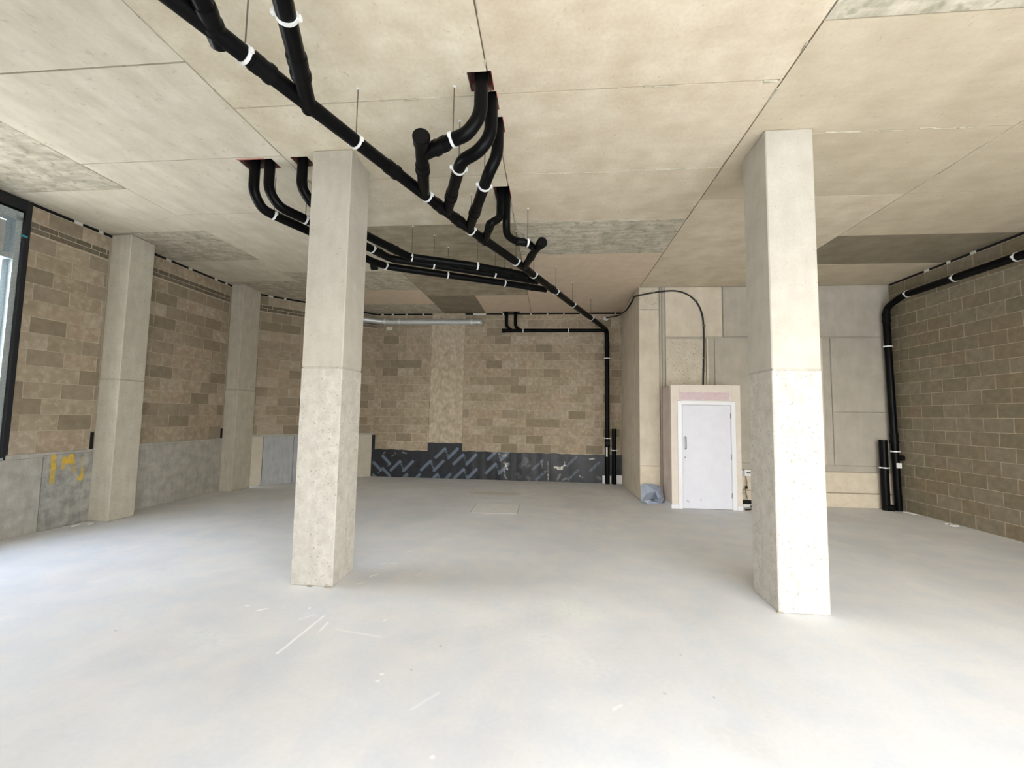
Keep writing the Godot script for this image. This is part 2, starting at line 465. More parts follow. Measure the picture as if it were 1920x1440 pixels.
# the mortar bed behind the blocks and the wall's own thickness
func backing(parent: Node3D, a: Vector2, b: Vector2, y0: float, y1: float, m: Material, set_back := 0.004, thick := 0.2, called := "mortar") -> void:
	var along := Vector2(b.x - a.x, b.y - a.y).normalized()
	var inn := Vector2(along.y, -along.x)   # out of the wall is -inn for walls listed left to right
	var p := a + inn * set_back
	var q := b + inn * set_back
	obj(called, prism(PackedVector2Array([p, q, q + inn * thick, p + inn * thick]), y0, y1), m, parent)
func rows(y0: float, y1: float, joint: float, h := 0.225) -> Array:
	var r := []
	var y := y0
	var k := 0
	while y < y1 - 0.03:
		r.append([y, minf(y + h, y1), 0.45, joint + (0.225 if k % 2 else 0.0), "block"])
		y += h
		k += 1
	return r
# black gap under the slab with pale packers in it
func head_gap(parent: Node3D, a: Vector2, b: Vector2, packs: Array) -> void:
	var along := (b - a).normalized()
	var inn := Vector2(along.y, -along.x)
	var p := a + inn * 0.012
	var q := b + inn * 0.012
	obj("joint_filler", prism(PackedVector2Array([p, q, q + inn * 0.18, p + inn * 0.18]), CEIL - 0.045, CEIL), M.black, parent)
	for k in packs:
		var s: Vector2 = a + along * k[0] - inn * 0.004
		var e: Vector2 = a + along * (k[0] + k[1]) - inn * 0.004
		obj("packer", prism(PackedVector2Array([s, e, e + inn * 0.03, s + inn * 0.03]), CEIL - 0.046, CEIL - 0.004), M.packer, parent)

# ------------------------------------------------------------------ pipes
func nearest_dir(pts: Array, p: Vector3) -> Array:
	var best := 1e9
	var res := []
	for i in pts.size() - 1:
		var q := Geometry3D.get_closest_point_to_segment(p, pts[i], pts[i + 1])
		var d := q.distance_to(p)
		if d < best:
			best = d
			res = [q, ((pts[i + 1] - pts[i]) as Vector3).normalized()]
	return res
func coupling(t: Node3D, pts: Array, p: Vector3, r: float, long := 0.15) -> void:
	var n := nearest_dir(pts, p)
	var q: Vector3 = n[0]
	var d: Vector3 = n[1]
	var s := Shape.new()
	var ps := []
	var rs := []
	for k in [[-0.5, 1.03], [-0.46, 1.14], [-0.1, 1.14], [-0.06, 1.08], [0.22, 1.08], [0.26, 1.2], [0.46, 1.2], [0.5, 1.05]]:
		ps.append(q + d * (long * k[0]))
		rs.append(r * k[1])
	s.tube(ps, rs, 20)
	obj("coupling", s.mesh(), M.coupling, t)
func clamp_ring(t: Node3D, pts: Array, p: Vector3, r: float, rod := true, wall := Vector3.ZERO) -> void:
	var n := nearest_dir(pts, p)
	var q: Vector3 = n[0]
	var d: Vector3 = n[1]
	var s := Shape.new()
	s.tube([q - d * 0.011, q + d * 0.011], [r + 0.008, r + 0.008], 20)
	var side := d.cross(Vector3.UP)
	side = side.normalized() if side.length() > 0.1 else Vector3.RIGHT
	for k in [-1.0, 1.0]:
		var e: Vector3 = q + side * k * (r + 0.012)
		s.bevel(e - Vector3(0.014, 0.016, 0.014), e + Vector3(0.014, 0.016, 0.014), 0.004)
	var o := obj("clamp", s.mesh(), M.steel, t)
	if rod and wall == Vector3.ZERO:
		obj("threaded_rod", tube_mesh([q + Vector3(0, r, 0), Vector3(q.x, CEIL + 0.004, q.z)], 0.005, 8), M.rod, o)
		obj("anchor", tube_mesh([Vector3(q.x, CEIL - 0.012, q.z), Vector3(q.x, CEIL + 0.004, q.z)], 0.014, 10), M.steel, o)
	elif rod:
		obj("bracket", tube_mesh([q, q + wall], 0.008, 8), M.rod, o)
func cap_end(t: Node3D, at: Vector3, d: Vector3, r: float) -> void:
	var s := Shape.new()
	s.tube([at - d * 0.10, at - d * 0.095, at - d * 0.02, at - d * 0.012, at, at + d * 0.004], [r * 1.05, r * 1.22, r * 1.22, r * 1.3, r * 1.3, r * 1.12], 24)
	obj("end_cap", s.mesh(), M.coupling, t)
func pipe_run(called: String, label: String, pts: Array, r: float, bend := 0.16, group := "") -> Node3D:
	var t := thing(called, pts[0], label, "pipe", group)
	obj("pipe", tube_mesh(fillet(pts, bend), r), M.pipe, t)
	return t

# ================================================================== scene
func _ready() -> void:
	# ---- camera, sky, exposure
	var cam := Camera3D.new()
	cam.name = "camera"
	add_child(cam)
	cam.transform = Transform3D(cam_basis, Vector3(0, CAM_H, 0))
	cam.fov = rad_to_deg(2.0 * atan(720.0 / FOCAL))
	cam.near = 0.05
	cam.far = 200.0
	cam.current = true
	var we := WorldEnvironment.new()
	we.name = "world_environment"
	var env := Environment.new()
	var sm := ProceduralSkyMaterial.new()
	sm.sky_top_color = c8(196, 211, 234)
	sm.sky_horizon_color = c8(255, 251, 244)
	sm.sky_curve = 0.4
	sm.ground_horizon_color = c8(180, 178, 172)
	sm.ground_bottom_color = c8(160, 158, 152)
	sm.sky_energy_multiplier = 1.5
	var sky := Sky.new()
	sky.sky_material = sm
	env.background_mode = Environment.BG_SKY
	env.sky = sky
	env.tonemap_mode = Environment.TONE_MAPPER_LINEAR
	env.tonemap_exposure = 5.25
	env.sdfgi_enabled = true
	env.ssao_enabled = true
	env.ssil_enabled = true
	we.environment = env
	add_child(we)

	var sun := DirectionalLight3D.new()
	sun.name = "sun"
	add_child(sun)
	sun.look_at_from_position(Vector3(1.5, 9.0, 4.0), Vector3.ZERO)
	sun.light_energy = 1.0
	sun.light_color = c8(255, 252, 246)
	sun.light_angular_distance = 6.0
	sun.sky_mode = DirectionalLight3D.SKY_MODE_LIGHT_ONLY
	sun.shadow_enabled = true

	make_materials()
	build_floor()
	build_ceiling()
	build_left()
	build_diagonal()
	build_back()
	build_right_part()
	build_front()
	build_columns()
	build_pipes()
	build_enclosure()
	build_small()

# ------------------------------------------------------------------ floor
func build_floor() -> void:
	var fl := structure("floor", "pale grey power-floated concrete floor of the whole unit")
	var lo := Vector2(-7.6, -12.0)
	var hi := Vector2(7.4, 2.2)
	var ppm := 100.0
	var w := int((hi.x - lo.x) * ppm)
	var h := int((hi.y - lo.y) * ppm)
	var n1 := FastNoiseLite.new()
	n1.seed = 5; n1.frequency = 0.0042; n1.fractal_octaves = 5; n1.domain_warp_enabled = true; n1.domain_warp_amplitude = 60.0; n1.domain_warp_frequency = 0.006
	var a := n1.get_image(w, h).get_data()
	n1.seed = 6; n1.frequency = 0.02; n1.fractal_octaves = 4
	var b := n1.get_image(w, h).get_data()
	n1.seed = 7; n1.frequency = 0.22; n1.fractal_octaves = 2; n1.domain_warp_enabled = false
	var c := n1.get_image(w, h).get_data()
	var out := PackedByteArray()
	out.resize(w * h * 3)
	for i in w * h:
		var t := clampf(0.5 + ((a[i] - 128) * 0.75 + (b[i] - 128) * 0.3 + (c[i] - 128) * 0.16) / 200.0, 0.0, 1.0)
		var hue := (b[i] - 128) / 128.0 * 3.0
		out[i * 3] = clampi(int(lerpf(214, 235, t) + hue), 0, 255)
		out[i * 3 + 1] = int(lerpf(215, 236, t))
		out[i * 3 + 2] = clampi(int(lerpf(217, 237, t) - hue), 0, 255)
	var im := Image.create_from_data(w, h, false, Image.FORMAT_RGB8, out)
	var q := func(u: float, v: float) -> Vector2:
		var p := at_y(u, v, 0.0)
		return (Vector2(p.x, p.z) - lo) * ppm
	var grain := FastNoiseLite.new()
	grain.seed = 8; grain.frequency = 0.16
	# trowel patches, damp stain, chalk and paint scuffs
	for s in [[[1045, 1135], [1095, 1150], 16.0, c8(240, 242, 236), 0.6], [[1000, 1190], [1030, 1195], 14.0, c8(240, 240, 236), 0.5], [[1050, 1230], [1120, 1250], 14.0, c8(238, 238, 234), 0.4], [[895, 924], [962, 926], 16.0, c8(190, 180, 160), 0.55], [[1056, 925], [1080, 929], 6.0, c8(204, 200, 192), 0.4], [[700, 1060], [760, 1015], 22.0, c8(226, 230, 238), 0.5], [[600, 1150], [640, 1165], 12.0, c8(232, 234, 240), 0.45], [[360, 1190], [400, 1205], 14.0, c8(238, 237, 234), 0.45], [[1380, 1290], [1410, 1330], 12.0, c8(210, 211, 208), 0.35], [[1350, 1370], [1420, 1400], 9.0, c8(208, 210, 206), 0.35], [[905, 1190], [1010, 1160], 16.0, c8(212, 214, 213), 0.35]]:
		stroke(im, q.call(s[0][0], s[0][1]), q.call(s[1][0], s[1][1]), s[2], s[3], s[4], 0.75, grain)
	for s in [[520, 1225, 607, 1155, 0.9], [600, 1182, 615, 1167, 0.8], [631, 1180, 712, 1194, 0.45], [482, 1145, 500, 1141, 1.0], [461, 1135, 466, 1136, 0.8], [760, 1011, 781, 1010, 0.8], [697, 1030, 727, 1030, 0.6], [712, 1058, 722, 1056, 0.8], [732, 1057, 741, 1056, 0.8], [694, 1081, 699, 1079, 0.9], [702, 1079, 706, 1077, 0.9], [670, 1095, 683, 1092, 0.7], [782, 1079, 792, 1074, 0.5], [720, 1164, 724, 1162, 0.8], [715, 1264, 717, 1264, 1.0], [707, 1277, 709, 1277, 0.9], [772, 1330, 822, 1299, 0.35], [580, 1140, 581, 1140, 0.9], [560, 1162, 590, 1152, 0.5], [1150, 1330, 1165, 1322, 0.5], [766, 1034, 771, 1032, 0.8], [810, 1420, 812, 1419, 0.9]]:
		stroke(im, q.call(s[0], s[1]), q.call(s[2], s[3]), 0.9, c8(254, 254, 254), s[4], 0.5)
	for s in [[1275, 1227], [1246, 1300], [1337, 1307], [770, 1255], [825, 1211], [216, 1182]]:
		stroke(im, q.call(s[0], s[1]), q.call(s[0] + 2, s[1] + 1), 0.5, c8(160, 150, 136), 0.6, 0.4)
	var fm := mat(Color.WHITE, 0.78)
	fm.albedo_texture = ImageTexture.create_from_image(im)
	var uvf := func(p: Vector3) -> Vector2: return Vector2((p.x - lo.x) / (hi.x - lo.x), (p.z - lo.y) / (hi.y - lo.y))
	obj("floor_slab", prism(PackedVector2Array([lo, Vector2(hi.x, lo.y), hi, Vector2(lo.x, hi.y)]), -0.15, 0.0, uvf), fm, fl)
	# the filled-in pit cover: a paler panel with an open joint round it
	var g := []
	for k in [[893, 943.5], [975, 946.5], [970, 964.5], [880, 962]]:
		var p := at_y(k[0], k[1], 0.0)
		g.append(Vector2(p.x, p.z))
	var mid: Vector2 = (g[0] + g[1] + g[2] + g[3]) / 4.0
	var outer := PackedVector2Array()
	var inner := PackedVector2Array()
	for p in g:
		outer.append(p)
		inner.append(mid + (p - mid) * 0.965)
	obj("infill_joint", prism(outer, -0.01, 0.0012), mat(c8(186, 182, 176), 0.95), fl)
	obj("infill_panel", prism(inner, -0.01, 0.0035), tri_mat(mottle(191, 256, c8(232, 232, 231), c8(240, 240, 239), {"freq": 6.0}), 1.0, 0.8), fl)

# ------------------------------------------------------------------ ceiling
var holes := [[-0.715, -3.47, -0.51, -3.255], [-0.60, -3.70, -0.495, -3.475], [-0.585, -4.02, -0.475, -3.795], [-0.735, -5.33, -0.53, -5.01], [-3.525, -4.47, -3.12, -4.28], [-2.90, -4.46, -2.70, -4.27], [-1.33, -11.47, -0.86, -11.3]]
func build_ceiling() -> void:
	var ce := structure("ceiling", "buff cast concrete soffit marked by formwork panel joints")
	obj("slab", slab(Vector2(-7.6, -12.0), Vector2(7.4, 2.2), CEIL + 0.035, CEIL + 0.30, holes), M.slab, ce)
	obj("deck", box_mesh(Vector3(-7.6, CEIL + 0.3, -12.0), Vector3(7.4, CEIL + 0.45, 2.2)), M.slab, ce)
	var xs := [-7.6, -5.42, -2.965, -0.545, 1.89, 4.345, 7.4]
	var starts := [-4.78, -4.24, -4.765, -4.765, -4.235, -4.235]
	rng.seed = 77
	for i in 6:
		var zs := [2.2]
		var z: float = starts[i]
		while z + 1.25 < 2.1: z += 1.25
		while z > -11.9:
			zs.append(z)
			z -= 1.25 if z < -4.0 or i != 4 else (1.13 if absf(z + 3.105) < 0.1 else 1.25)
		zs.append(-12.0)
		for j in zs.size() - 1:
			var z1: float = zs[j]
			var z0: float = zs[j + 1]
			var zc := (z0 + z1) / 2.0
			var cells := [[xs[i], xs[i + 1], ""]]
			var m := "ceil_a"
			var pick := rng.randf()
			match i:
				0: m = "ceil_rough" if zc > -4.8 or (zc < -6.0 and zc > -7.2) or zc < -8.6 else "ceil_c"
				1: m = "ceil_rough" if (zc < -8.0 and zc > -9.2) or zc < -10.5 else ("ceil_tan" if zc < -9.2 else "ceil_c")
				2:
					if zc < -9.8:
						cells = [[xs[2], -1.81, "ceil_dark"], [-1.81, xs[3], "ceil_tan"]]
					elif zc < -6.0: m = "ceil_olive"
					else: m = "ceil_a" if pick < 0.6 else "ceil_b"
				3: m = "ceil_rough" if zc < -6.0 and zc > -7.2 else ("ceil_tan" if zc < -7.2 else ("ceil_a" if pick < 0.6 else "ceil_b"))
				4: m = "ceil_rough" if zc > -3.1 else ("ceil_b" if zc < -5.4 else "ceil_d")
				5: m = "ceil_dark" if zc < -6.7 and zc > -8.1 else "ceil_d"
			for c in cells:
				var g := 0.0062
				var low := CEIL + rng.randf_range(-0.003, 0.003)
				obj("panel", slab(Vector2(c[0] + g, z0 + g), Vector2(c[1] - g, z1 - g), low, CEIL + 0.038, holes), M[c[2] if c[2] else m], ce)
	# ragged fins of grout left along some of the joints
	for e in [[0.55, -3.517, 1.88, -3.517], [-0.545, -2.1, -0.545, -3.2], [-0.5, -4.765, 1.85, -4.765], [1.89, -3.0, 1.89, -3.9], [1.89, -4.6, 1.89, -6.2], [-0.545, -5.5, -0.545, -6.6], [0.2, -6.015, 1.85, -6.015], [-2.965, -2.6, -2.965, -3.4], [2.6, -4.235, 4.3, -4.235], [-2.9, -3.515, -0.75, -3.515], [-5.42, -3.6, -5.42, -4.6], [4.345, -4.0, 4.345, -5.5]]:
		var s := Shape.new()
		var p0 := Vector3(e[0], CEIL, e[1])
		var p1 := Vector3(e[2], CEIL, e[3])
		var dirv := (p1 - p0).normalized()
		var sidev := dirv.cross(Vector3.UP)
		var len := p0.distance_to(p1)
		var u := 0.0
		while u < len:
			var l := rng.randf_range(0.05, 0.22)
			var w := rng.randf_range(0.004, 0.016)
			var off := rng.randf_range(-0.012, 0.012)
			if rng.randf() < 0.62:
				var a := p0 + dirv * u + sidev * off
				var b := p0 + dirv * minf(u + l, len) + sidev * (off + rng.randf_range(-0.006, 0.006))
				var tip := Vector3(0, -rng.randf_range(0.004, 0.009), 0)
				s.quad(a - sidev * w, b - sidev * w * 0.4, b + tip, a + tip, -sidev + Vector3.DOWN)
				s.quad(a + sidev * w, b + sidev * w * 0.4, b + tip, a + tip, sidev + Vector3.DOWN)
				s.tri(a - sidev * w, a + sidev * w, a + tip, -dirv)
				s.tri(b - sidev * w * 0.4, b + sidev * w * 0.4, b + tip, dirv)
			u += l * rng.randf_range(0.8, 1.5)
		obj("grout_fin", s.mesh(), M.ceil_rough, ce)
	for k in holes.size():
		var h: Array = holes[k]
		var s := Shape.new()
		var x0: float = h[0]
		var z0: float = h[1]
		var x1: float = h[2]
		var z1: float = h[3]
		var t := 0.006
		s.box(Vector3(x0, CEIL + 0.005, z0), Vector3(x0 + t, CEIL + 0.3, z1))
		s.box(Vector3(x0, CEIL + 0.005, z0), Vector3(x1, CEIL + 0.3, z0 + t))
		s.box(Vector3(x0, CEIL + 0.005, z1 - t), Vector3(x1, CEIL + 0.3, z1))
		obj("opening_lining", s.mesh(), M.sleeve if k < 6 else M.black, ce)
		obj("fire_seal", box_mesh(Vector3(x1 - t, CEIL + 0.002, z0), Vector3(x1, CEIL + 0.3, z1)), M.red if k < 4 else (M.sleeve if k < 6 else M.black), ce)
		obj("opening_dark_top", box_mesh(Vector3(x0, CEIL + 0.24, z0), Vector3(x1, CEIL + 0.29, z1)), M.black, ce)  # black top puts the darkness of the recess into colour
	# red marker spray along the double opening
	obj("sealant_smear", box_mesh(Vector3(-3.53, CEIL - 0.003, -4.284), Vector3(-3.2, CEIL + 0.004, -4.262), 0.001), mat(c8(206, 138, 120), 0.9), ce)

# ------------------------------------------------------------------ left wall, window, upstand
func build_left() -> void:
	var wl := structure("wall_left", "grey-brown blockwork wall on a concrete upstand beside the steel window")
	# face runs from near (z = -5) to far (z = -9.38): seen from inside, left to right
	var a := Vector2(LEFT_X, -5.03)
	var b := Vector2(LEFT_X, -9.38)
	var crs := []
	var lower := [1.09, 1.40]
	crs.append([lower[0], lower[1], 0.60, 0.3, "block"])
	var y := 1.40
	var k := 0
	while y < 4.08:
		crs.append([y, minf(y + 0.225, 4.115), 0.45, 0.1 + (0.225 if k % 2 else 0.0), "block"])
		y += 0.225
		k += 1
	crs.append([4.115, 4.192, 0.225, 0.0, "brick"])
	crs.append([4.192, 4.27, 0.225, 0.11, "brick"])
	crs.append([4.27, CEIL - 0.05, 0.45, 0.2, "block"])
	blockwork(wl, a, b, crs, [[1.05, 1.47, 0.0, 5.0], [3.66, 4.2, 0.0, 5.0]], 0.35, 31)
	backing(wl, a, b, 1.0, CEIL - 0.045, M.mortar)
	head_gap(wl, a, b, [[0.52, 0.11], [0.87, 0.06], [2.05, 0.1], [2.55, 0.07], [3.2, 0.07], [3.5, 0.05]])
	# concrete upstand: bays between the columns, the first with spray paint
	var up := LEFT_X + 0.03
	obj("upstand_panel", box_mesh(Vector3(LEFT_X - 0.2, 0, -5.42), Vector3(up, 1.03, 2.0), 0.006), M.upstand, wl)
	paint_panel(wl, up)
	obj("upstand_panel", box_mesh(Vector3(LEFT_X - 0.2, 0, -8.75), Vector3(up, 1.09, -6.45), 0.006), M.upstand, wl)
	obj("mortar_bed", box_mesh(Vector3(LEFT_X - 0.18, 1.02, -6.2), Vector3(up - 0.012, 1.1, -5.0), 0.01), M.upstand, wl)
	obj("mortar_bed", box_mesh(Vector3(LEFT_X - 0.18, 1.08, -8.75), Vector3(up - 0.008, 1.135, -6.45), 0.01), M.upstand, wl)
	# gaps beside the columns, closed with black filler
	obj("joint_filler", box_mesh(Vector3(LEFT_X - 0.02, 1.1, -6.075), Vector3(LEFT_X + 0.012, 1.36, -6.03)), M.black, wl)
	obj("joint_filler", box_mesh(Vector3(LEFT_X - 0.02, 1.14, -8.70), Vector3(LEFT_X + 0.012, 1.34, -8.66)), M.black, wl)
	# outer wall beyond the window, towards the front
	obj("wall_end", box_mesh(Vector3(LEFT_X - 0.3, 0, -2.6), Vector3(LEFT_X, CEIL, 2.0)), M.wall_plain, wl)
	obj("dark_void", box_mesh(Vector3(LEFT_X - 0.3, 4.34, -5.03), Vector3(LEFT_X - 0.05, CEIL, -2.6)), M.black, wl)  # black box painted in for the dark void above the header

	var wi := structure("window_1", "galvanised steel framed window opening with a black membrane at its jamb", Vector3(LEFT_X, 1.03, -4.9))
	obj("jamb_membrane", box_mesh(Vector3(LEFT_X - 0.22, 1.03, -5.03), Vector3(LEFT_X + 0.014, CEIL - 0.02, -4.965), 0.004), M.tar, wi)
	obj("jamb_membrane", box_mesh(Vector3(LEFT_X - 0.2, CEIL - 0.16, -5.0), Vector3(LEFT_X + 0.01, CEIL - 0.01, -4.6), 0.004), M.tar, wi)
	# C-section stud: web and two flanges
	for z in [-4.9, -3.75]:
		var s := Shape.new()
		s.box(Vector3(LEFT_X - 0.16, 1.06, z - 0.045), Vector3(LEFT_X - 0.0, 4.28, z - 0.041))
		s.box(Vector3(LEFT_X - 0.004, 1.06, z - 0.045), Vector3(LEFT_X, 4.28, z + 0.022))
		s.box(Vector3(LEFT_X - 0.16, 1.06, z - 0.045), Vector3(LEFT_X - 0.156, 4.28, z + 0.022))
		obj("stud", s.mesh(), M.stud, wi)
	obj("header_channel", box_mesh(Vector3(LEFT_X - 0.16, 4.22, -4.95), Vector3(LEFT_X, 4.34, -2.6), 0.006), M.stud, wi)
	obj("cross_rail", box_mesh(Vector3(LEFT_X - 0.14, 3.68, -4.88), Vector3(LEFT_X - 0.01, 3.76, -2.6), 0.006), M.stud, wi)
	obj("sill_channel", box_mesh(Vector3(LEFT_X - 0.18, 1.03, -4.98), Vector3(LEFT_X + 0.02, 1.065, -2.6), 0.004), M.stud, wi)
	obj("sheathing_board", box_mesh(Vector3(LEFT_X - 0.2, 3.76, -4.9), Vector3(LEFT_X - 0.17, 4.22, -4.2)), M.upstand, wi)
	obj("blue_tape", box_mesh(Vector3(LEFT_X + 0.013, 4.01, -5.0), Vector3(LEFT_X + 0.017, 4.04, -4.93)), mat(c8(60, 150, 160), 0.6), wi)

# the upstand panel that carries the yellow marks: UVs from z and y, paint in its texture
func paint_panel(wl: Node3D, x: float) -> void:
	var z0 := -6.12
	var z1 := -5.43
	var hgt := 1.075
	var ppm := 360.0
	var w := int((z1 - z0) * ppm)
	var h := int(hgt * ppm)
	var base := mottle(73, 512, c8(140, 139, 134), c8(178, 176, 170), {"freq": 6.0, "wc": 0.8, "wf": 0.3, "ws": 0.5, "sy": 6, "spot": c8(122, 120, 112), "spot_at": 0.76, "spot_amount": 0.6}).get_image()
	var im := base.get_region(Rect2i(0, 0, w, h))
	im.convert(Image.FORMAT_RGB8)
	var q := func(u: float, v: float) -> Vector2:
		var p := at_x(u, v, x)
		return Vector2((z1 - p.z) * ppm, (hgt - p.y) * ppm)
	var grain := FastNoiseLite.new()
	grain.seed = 3; grain.frequency = 0.08
	var yellow := c8(226, 184, 62)
	var marks := [[[101, 849], [100, 876], 8.5, 0.95], [[100, 876], [97, 903], 8.5, 0.8],
		[[118, 877], [120, 868], 7.0, 0.75], [[120, 868], [122, 860], 8.0, 0.95], [[122, 860], [128, 866], 8.0, 0.95], [[128, 866], [134, 855], 8.0, 0.95], [[134, 855], [136.5, 866], 9.0, 0.95], [[136.5, 866], [139, 884], 6.5, 0.45],
		[[154, 858], [155, 880], 4.5, 0.35], [[155, 880], [154, 892], 6.5, 0.65], [[154, 892], [150.5, 898], 7.5, 0.85], [[150.5, 898], [146, 895], 6.5, 0.7]]
	for s in marks:
		stroke(im, q.call(s[0][0], s[0][1]), q.call(s[1][0], s[1][1]), s[2] * 1.35, yellow, s[3], 0.45, grain)
	var m := mat(Color.WHITE, 0.9)
	m.albedo_texture = ImageTexture.create_from_image(im)
	var s := Shape.new()
	s.uvf = func(p: Vector3) -> Vector2: return Vector2((z1 - p.z) / (z1 - z0), (hgt - p.y) / hgt)
	s.bevel(Vector3(LEFT_X - 0.2, 0, z0), Vector3(x - 0.002, hgt - 0.015, z1), 0.006)
	var o := obj("upstand_panel", s.mesh(), m, wl)
	o.set_meta("label", "grey concrete panel with yellow sprayed letters")

# ------------------------------------------------------------------ diagonal wall at the back left
func build_diagonal() -> void:
	var wd := structure("wall_back_left", "angled blockwork wall with a blue-grey upstand behind the column")
	var a := Vector2(-7.0, -9.33)
	var b := Vector2(-4.9, -11.5)
	var crs := []
	crs.append([1.17, 1.40, 0.55, 0.2, "block"])
	var y := 1.40
	var k := 0
	while y < 4.08:
		crs.append([y, minf(y + 0.225, 4.115), 0.45, 0.15 + (0.225 if k % 2 else 0.0), "block"])
		y += 0.225
		k += 1
	crs.append([4.115, 4.192, 0.225, 0.05, "brick"])
	crs.append([4.192, 4.27, 0.225, 0.16, "brick"])
	crs.append([4.27, CEIL - 0.05, 0.45, 0.3, "block"])
	blockwork(wd, a, b, crs, [], 0.3, 33)
	backing(wd, a, b, 1.0, CEIL - 0.045, M.mortar)
	head_gap(wd, a, b, [[0.28, 0.1], [0.62, 0.05], [1.2, 0.08], [1.9, 0.07], [2.5, 0.08]])
	var along := (b - a).normalized()
	var inn := Vector2(along.y, -along.x)
	var length := a.distance_to(b)
	var edges := [[0.0, 0.34, M.upstand_pale], [0.35, 1.0, M.upstand_blue], [1.01, 1.9, M.upstand_blue], [1.91, length - 0.03, M.upstand_pale]]
	for e in edges:
		var p: Vector2 = a + along * e[0] - inn * 0.03
		var q: Vector2 = a + along * e[1] - inn * 0.03
		obj("upstand_panel", prism(PackedVector2Array([p, q, q + inn * 0.25, p + inn * 0.25]), 0, 1.13), e[2], wd)
	var p2 := a - inn * 0.02
	var q2 := b - inn * 0.02
	obj("mortar_bed", prism(PackedVector2Array([p2, q2, q2 + inn * 0.2, p2 + inn * 0.2]), 1.13, 1.18), M.upstand, wd)

# ------------------------------------------------------------------ back wall
func build_back() -> void:
	var wb := structure("wall_back", "long blockwork back wall with a rendered pilaster and black membrane at its foot")
	var a := Vector2(-4.9, BACK_Z)
	var b := Vector2(PIER_X, BACK_Z)
	var crs := []
	var y := 0.743
	var k := 0
	while y < CEIL - 0.08:
		# course 12 has a joint at x = -1.323
		var joint := fposmod(-1.323 + 4.9 + (0.225 if k % 2 else 0.0), 0.45)
		crs.append([y, minf(y + 0.225, CEIL - 0.05), 0.45, joint, "block"])
		y += 0.225
		k += 1
	var px0 := -3.305 + 4.9
	var px1 := -2.38 + 4.9
	blockwork(wb, a, b, crs, [[px0, px1, 0.0, 5.0]], 0.16, 35)
	backing(wb, a, b, 0.0, CEIL - 0.045, M.mortar)
	head_gap(wb, a, Vector2(-3.3, BACK_Z), [[0.12, 0.06], [0.42, 0.06], [0.82, 0.06], [1.3, 0.05]])
	head_gap(wb, Vector2(-2.36, BACK_Z), b, [[0.2, 0.36], [1.02, 0.03], [1.78, 0.04], [2.23, 0.04], [2.68, 0.03], [3.13, 0.04], [4.05, 0.03]])
	# rendered pilaster, lumpy coat
	var s := Shape.new()
	var nz := FastNoiseLite.new()
	nz.seed = 12; nz.frequency = 4.0; nz.fractal_octaves = 3
	var nx := 14
	var ny := 54
	var p := func(i: int, j: int) -> Vector3:
		var x := lerpf(-3.305, -2.385, float(i) / nx)
		var yy := lerpf(0.9, CEIL - 0.005, float(j) / ny)
		var edge := i == 0 or i == nx or j == 0 or j == ny
		return Vector3(x, yy, BACK_Z + 0.018 + (0.0 if edge else nz.get_noise_2d(x, yy * 0.6) * 0.016))
	for i in nx:
		for j in ny:
			s.quad(p.call(i, j), p.call(i + 1, j), p.call(i + 1, j + 1), p.call(i, j + 1), Vector3.BACK)
	s.box(Vector3(-3.305, 0.9, BACK_Z - 0.15), Vector3(-2.385, CEIL - 0.005, BACK_Z + 0.0175))
	obj("pilaster", s.mesh(), M.render_coat, wb)
	obj("chipped_mortar", box_mesh(Vector3(-4.62, 4.06, BACK_Z), Vector3(-4.44, 4.15, BACK_Z + 0.012), 0.006), M.packer, wb)
	build_membrane()
	# duct
	var z := BACK_Z + 0.11
	var dl := at_z(690, 601, z)
	var dr := at_z(893, 604, z)
	var bendp := Vector3(-4.62, 4.27, z)
	var pts := [Vector3(-5.62, 4.28, -10.62), Vector3(-5.3, 4.28, -10.94), Vector3(-4.72, 4.275, z + 0.03), Vector3(-4.45, 4.27, z), Vector3(dr.x, 4.262, z)]
	var du := thing("ventilation_duct", Vector3(dr.x, 4.19, z), "shiny galvanised spiral duct running under the ceiling along the back wall", "duct")
	var ds := Shape.new()
	var path := fillet(pts, 0.14)
	var fine := []
	var rad := []
	for i in path.size() - 1:
		var n: int = maxi(1, int((path[i + 1] - path[i]).length() / 0.05))
		for j in n:
			fine.append((path[i] as Vector3).lerp(path[i + 1], float(j) / n))
			rad.append(0.078 if fine.size() % 2 else 0.0795)
	fine.append(path[-1]); rad.append(0.078)
	ds.tube(fine, rad, 24)
	obj("duct", ds.mesh(), M.galv, du)
	for c in [Vector3(-4.62, 4.275, z), Vector3(-4.2, 4.27, z), Vector3(dr.x - 0.12, 4.262, z)]:
		var nd := nearest_dir(pts, c)
		var ring := Shape.new()
		ring.tube([nd[0] - nd[1] * 0.02, nd[0] + nd[1] * 0.02], [0.088, 0.088], 24)
		obj("collar", ring.mesh(), M.steel, du)
	var el := Shape.new()
	var ep := fillet([Vector3(dr.x - 0.02, 4.262, z), Vector3(dr.x + 0.11, 4.26, z), Vector3(dr.x + 0.11, 4.26, BACK_Z - 0.05)], 0.1)
	var er := []
	for i in ep.size(): er.append(0.08)
	el.tube(ep, er, 24)
	obj("elbow", el.mesh(), M.galv, du)

